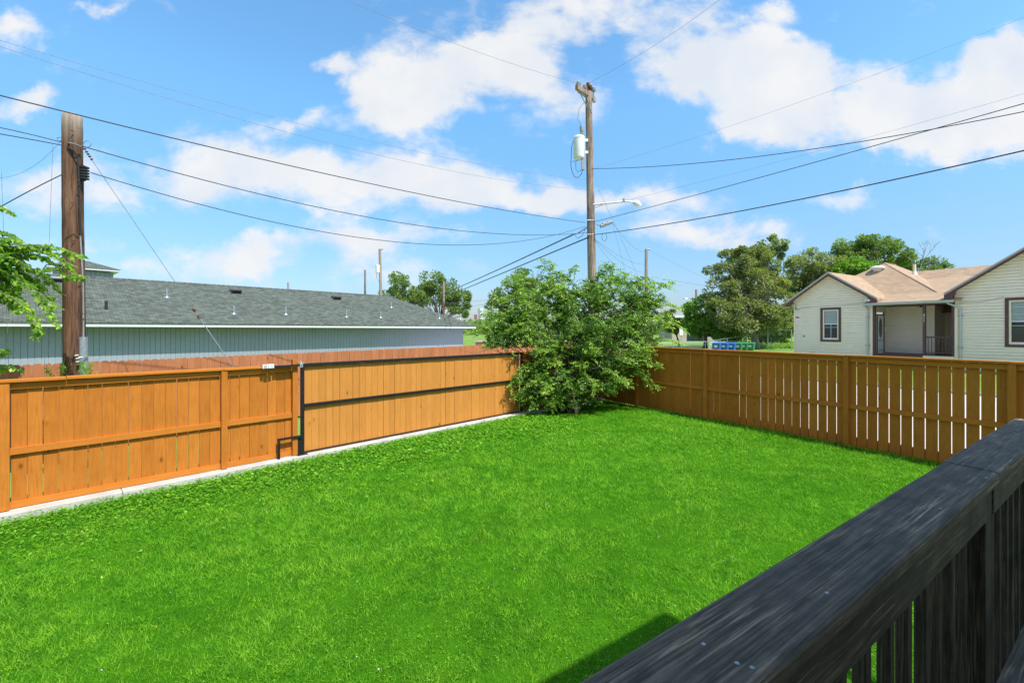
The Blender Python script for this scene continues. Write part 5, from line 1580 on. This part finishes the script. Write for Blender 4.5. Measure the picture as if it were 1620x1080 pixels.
def far_wood():
    k = 26000
    ang = RNG.uniform(-.95, 1.0, k) ; d = RNG.uniform(150, 330, k)
    x = np.tan(ang) * d
    hh = (5.5 + 3.0 * np.sin(x * .05 + 2) * np.sin(x * .021) + 2.0 * np.sin(x * .17 + d * .05)) 
    z = hh * RNG.random(k) ** .6
    C_ = np.stack([x, d, z + .3], 1); D_ = unit(k); N_ = unit(k) + np.array([0, -.3, .8])
    L_ = RNG.uniform(1.2, 2.6, k)
    struct(leaf_object('far_woods', C_.astype(np.float32), D_, N_, L_, L_ * .7, np.clip(RNG.normal(.4, .2, k), 0, 1), M['leaf_mid']), 'stuff')
far_wood()
tree('shrub', 'olive shrubs in front of the white-roofed carport house', 'shrub', gl_(1075, 46, .6), [(1076, 513, 13, 8, 46), (1062, 516, 12, 12, 46), (1058, 498, 8, 10, 48)], 40, 4200, .2, 'leaf_olive', group='background shrubs', clump=.34, trunk_r=.1)

# ------------------------------------------------------------------ grass
def blades():
    spec = [  # depth range, density per m2, height, width
        (2.0, 4.0, 9000, .040, .0042), (4.0, 6.0, 5200, .048, .0056), (6.0, 9.0, 3000, .055, .008), (9.0, 17.0, 1500, .06, .013)]
    V, T, R = [], [], []
    cnt = 0
    for (d0, d1, dens, hh, ww) in spec:
        x0, x1 = -1.22 * d1, 1.3 * d1
        n = int((x1 - x0) * (d1 - d0) * dens)
        x = RNG.uniform(x0, x1, n); y = RNG.uniform(d0, d1, n)
        dl = (x - A0.x) * LN.x + (y - A0.y) * LN.y
        dr = -((x - R0.x) * RO.x + (y - R0.y) * RO.y)
        q = x * -.5729 + y * .8196
        edge = .26 + .03 * np.sin(x * 9) + .03 * np.sin(x * 23 + 1) 
        ok = (dl > edge) & (dr > .0) & (q > .25) & (np.abs(x) < 1.24 * y + .3)
        x, y, dl, dr = x[ok], y[ok], dl[ok], dr[ok]
        n = len(x)
        cl = np.sin(x * 2.1 + np.sin(y * 1.7) * 2) * np.sin(y * 2.6 + np.sin(x * 1.3) * 2)
        cl2 = np.sin(x * 7.3 + 3 * np.sin(y * 2.9)) * np.sin(y * 6.1 + 3 * np.sin(x * 3.7))
        near = np.exp(-np.minimum(dl, dr) * 1.6)
        h = .8 * hh * RNG.uniform(.4, 1.35, n) * (1 + .30 * cl + .28 * cl2 + .5 * near)
        ang = RNG.uniform(0, 2 * np.pi, n); lean = RNG.uniform(.3, 1.9, n) * h
        la = ang + RNG.uniform(-1, 1, n) + 1.57
        w = ww * RNG.uniform(.6, 1.4, n)
        ca, sa = np.cos(ang) * w / 2, np.sin(ang) * w / 2
        z0 = lawn_z(dl) - .004
        v = np.empty((n, 3, 3))
        v[:, 0] = np.stack([x - ca, y - sa, z0], 1); v[:, 1] = np.stack([x + ca, y + sa, z0], 1)
        v[:, 2] = np.stack([x + np.cos(la) * lean, y + np.sin(la) * lean, z0 + h], 1)
        V.append(v.reshape(-1, 3)); T.append(np.arange(n * 3).reshape(-1, 3) + cnt); cnt += n * 3
        r = np.clip(RNG.normal(.5, .22, n) + .10 * cl, 0, 1)
        dry = RNG.random(n) < .01; r[dry] = 1.0
        R.append(r)
    o = raw_mesh('grass', np.concatenate(V), np.concatenate(T), np.concatenate(R), M['grass'])
    struct(o, 'stuff')
    print('BLADES', cnt // 3)
blades()

def weeds():
    # broad leaves of the weeds growing thick beside the concrete strip, and clover through the lawn
    n = 40000
    t = RNG.uniform(-2, 10.2, n); off = .31 + RNG.gamma(1.4, .42, n)
    x = A0.x + LU.x * t + LN.x * off; y = A0.y + LU.y * t + LN.y * off
    m = 75000
    y2 = RNG.uniform(2.6, 14, m) ; x2 = RNG.uniform(-1.2, 1.2, m) * y2
    pn = np.sin(x2 * 1.9 + 2 * np.sin(y2 * .9)) * np.sin(y2 * 1.6 + np.sin(x2 * 1.1) * 2)
    dl = (x2 - A0.x) * LN.x + (y2 - A0.y) * LN.y; dr = -((x2 - R0.x) * RO.x + (y2 - R0.y) * RO.y); q = x2 * -.5729 + y2 * .8196
    ok = (dl > .2) & (dr > .1) & (q > .3) & (pn > -.25)
    x = np.concatenate([x, x2[ok]]); y = np.concatenate([y, y2[ok]])
    small = np.concatenate([np.zeros(n), np.ones(ok.sum())])
    off_all = np.concatenate([off, np.full(ok.sum(), 2.0)])
    k = len(x)
    hz = RNG.uniform(.01, .085, k) * np.where(small, .55, np.clip(1.3 - off_all * .3, .5, 1.2))
    zz = lawn_z((x - A0.x) * LN.x + (y - A0.y) * LN.y)
    C_ = np.stack([x, y, zz + hz], 1)
    a = RNG.uniform(0, 2 * np.pi, k)
    D_ = np.stack([np.cos(a), np.sin(a), RNG.uniform(-.3, .5, k)], 1)
    N_ = np.stack([RNG.normal(0, .3, k), RNG.normal(0, .3, k), np.ones(k)], 1)
    L_ = np.where(small, RNG.uniform(.010, .026, k), RNG.uniform(.018, .058, k)) * np.clip(y / 7, .8, 1.5)
    ob = leaf_object('weeds', C_.astype(np.float32), D_, N_, L_, L_ * .6, np.clip(RNG.normal(.5, .25, k), 0, 1), M['weed'])
    struct(ob, 'stuff')
    # tiny pale clover heads
    mb = MB()
    for i in range(60):
        yy = random.uniform(2.9, 11); xx = random.uniform(-1.1, 1.1) * yy
        if (xx - A0.x) * LN.x + (yy - A0.y) * LN.y < .4 or -((xx - R0.x) * RO.x + (yy - R0.y) * RO.y) < .3 or xx * -.5729 + yy * .8196 < .6: continue
        r = random.uniform(.004, .007) * max(1, yy / 7)
        mb.lathe((xx, yy, .0 + random.uniform(-.01, .01)), [(r * .3, -r), (r, 0), (r * .8, r * .7), (r * .1, r)], 6)
    struct(mb.build('clover_flowers', plain('clover_white', (.6, .58, .5), .8)), 'stuff')
    # long grass round the far fence and the foot of the olive tree
    k = 9000
    d = RNG.uniform(41.8, 49, k); px = RNG.uniform(1196, 1256, k)
    X = (px - CX) / F * d
    C_ = np.stack([X, d, .62 + RNG.uniform(0, .55, k) * (RNG.random(k) ** 1.5)], 1)
    a = RNG.uniform(0, 2 * np.pi, k)
    D_ = np.stack([np.cos(a), np.sin(a), RNG.uniform(0, 1, k)], 1); N_ = np.stack([RNG.normal(0, .4, k), RNG.normal(0, .4, k), np.ones(k)], 1)
    L_ = RNG.uniform(.12, .28, k)
    struct(leaf_object('rough_grass', C_.astype(np.float32), D_, N_, L_, L_ * .45, np.clip(RNG.normal(.6, .25, k), 0, 1), M['leaf_bright']), 'stuff')
    # weeds in the lane around the left pole
    k = 420
    t = RNG.uniform(t_left(-30), t_left(165), k)
    c = P(118, 522, 7.9)
    px = RNG.choice([77, 100, 133, 143, 128], k) + RNG.normal(0, 4, k); d = RNG.uniform(7.6, 8.0, k)
    C_ = np.stack([(px - CX) / F * d, d, 1.2 + RNG.uniform(0, .55, k)], 1); a = RNG.uniform(0, 6.28, k)
    D_ = np.stack([np.cos(a) * .5, np.sin(a) * .5, np.ones(k)], 1); N_ = np.stack([np.cos(a + 1.5), np.sin(a + 1.5), np.zeros(k)], 1)
    L_ = RNG.uniform(.04, .09, k)
    ob = leaf_object('vine', C_.astype(np.float32), D_, N_, L_, L_ * .3, np.clip(RNG.normal(.6, .2, k), 0, 1), M['leaf_near'])
    tag(ob, 'wispy green vine tips round the foot of the left pole', 'plant')
weeds()

# ------------------------------------------------------------------ deck railing in the foreground
b_ = .47
VX = (1840 - CX) / F
DU = Vector((VX, 1, 0)).normalized(); DN = Vector((-DU.y, DU.x, 0))
q0 = Vector(((905 - CX) / F * b_ * F / (1080 - HY), b_ * F / (1080 - HY), 0))
q1 = Vector(((1205 - CX) / F * b_ * F / (1080 - HY), b_ * F / (1080 - HY), 0))
WR = abs((q1 - q0).dot(DN)); OUT = q0.dot(DN); INN = q1.dot(DN)
ZR = H - b_
DK_ANG = math.atan2(DU.y, DU.x)
def deck():
    # local frame: x along rail (away), y = DN (outward), origin at DN-offset 0
    o = thing('deck_railing', 'dark weathered black-stained wooden deck railing in the right foreground', 'railing', (0, 0, ZR - .92), DK_ANG)
    Z = .92
    def xat(px, off):      # local x where a line at offset off shows at photo column px
        r = (px - CX) / F; p = DN * off
        return (r * p.y - p.x) / (DU.x - r * DU.y)
    J = xat(1535, (OUT + INN) / 2)
    mb = MB()
    mb.hexa([(-1.6, INN, Z - .038), (J - .01, INN, Z - .038), (J + .018, OUT, Z - .038), (-1.6, OUT, Z - .038), (-1.6, INN, Z), (J - .01, INN, Z), (J + .018, OUT, Z), (-1.6, OUT, Z)], .3)
    mb.build('top_board', M['rail_x'], o, bevel=.009)
    mb = MB()
    mb.hexa([(J - .007, INN + .002, Z - .036), (3.6, INN + .002, Z - .036), (3.6, OUT + .004, Z - .036), (J + .021, OUT + .004, Z - .036), (J - .007, INN + .002, Z + .001), (3.6, INN + .002, Z + .001), (3.6, OUT + .004, Z + .001), (J + .021, OUT + .004, Z + .001)], .8)
    mb.build('top_board', M['rail_x'], o, bevel=.009)
    sy0, sy1 = INN + .008, INN + .046
    PX = xat(1538, INN + .05)
    mb = MB(); mb.box(-1.6, PX - .05, sy0, sy1, Z - .040 - .088, Z - .0385); mb.build('side_board', M['rail_side'], o, bevel=.004)
    mb = MB(); mb.box(PX + .05, 3.55, sy0, sy1, Z - .040 - .088, Z - .0385); mb.build('side_board', M['rail_side'], o, bevel=.004)
    for px_ in (PX - 1.83, PX, PX + 1.83):
        mb = MB(); mb.box(px_ - .045, px_ + .045, INN + .012, INN + .102, -1.2, Z - .0388); mb.build('post', M['rail_z'], o, bevel=.004)
    x = PX - 1.83 + .114
    k = 0
    while x < 3.5:
        if abs(x - PX) > .08 and abs(x - PX - 1.83) > .08:
            mb = MB(); jx = random.uniform(-.012, .012); mb.box(x - .017 + jx, x + .017 + jx, sy1 + .001, sy1 + .027, -.12, Z - .0395); mb.build('baluster', M['rail_z'], o, bevel=.003)
        x += .134; k += 1
    # lower rail seen at the right corner
    r = (1574 - CX) / F
    bb = .92; dd = bb * F / (1080 - HY)
    off = Vector((r * dd, dd, 0)).dot(DN)
    mb = MB(); mb.box(-1.6, 3.5, off - .09, off, ZR - Z * 0 - (ZR - Z) + 0 - (0) - .038 + (H - bb) - ZR + Z - (ZR - Z) * 0 - (Z - 0) + Z - (ZR - (ZR - Z)) + 0 if False else (H - bb) - (ZR - Z) - .038, (H - bb) - (ZR - Z), .6)
    mb.build('inner_rail', M['rail_x'], o, bevel=.006)
    # nail heads
    mb = MB()
    rot = Matrix.Rotation(-DK_ANG, 4, 'Z')
    for (px, py) in [(1113, 1018), (1166, 1048), (1308, 937), (1488, 804), (1190, 1055), (1560, 755)]:
        d = b_ * F / (py - HY); p = rot @ Vector(((px - CX) / F * d, d, 0))
        mb = MB(); mb.lathe((p.x, p.y, Z - .002), [(.0035, 0), (.0035, .0022), (.002, .003)], 8); mb.build('nail', M['galv'], o)
    # deck boards
    f = thing('deck_floor', 'dark deck boards glimpsed behind the railing at the lower right corner', 'deck', (0, 0, ZR - .92 - .05), DK_ANG)
    mb = MB(); y = OUT
    while y > -2.6:
        mb.box(-2.5, 3.6, y - .135, y, -.03, 0); y -= .141
    mb.build('floor_board', M['rail_x'], f)
    mb = MB(); mb.box(-2.5, 3.6, OUT - .04, OUT - .001, -.27, -.031); mb.build('rim_joist', M['rail_x'], f)
deck()

def own_house():
    # the house behind the camera; its eave shades the deck and the near grass
    o = thing('own_house', 'house behind the deck whose eave shades the railing, out of the picture', 'house', (0, 0, 0), DK_ANG)
    zE = 4.6
    c = (SX * .573 + -SY * .8196) / math.tan(SUN_EL)
    edge = 2.40 - c * zE
    mb = MB(); mb.box(-8, 2.6, edge - 7, edge - 1.9, -.1, zE - .1); mb.build('wall', M['cream'], o)
    mb = MB(); mb.hexa([(-8.4, edge - 7.4, zE - .1), (3.85, edge - 7.4, zE - .1), (3.85, edge, zE - .1), (-8.4, edge, zE - .1), (-8.4, edge - 7.4, zE + 1.2), (3.85, edge - 7.4, zE + 1.2), (3.85, edge, zE), (-8.4, edge, zE)])
    mb.build('roof', M['roof_tan'], o)
own_house()
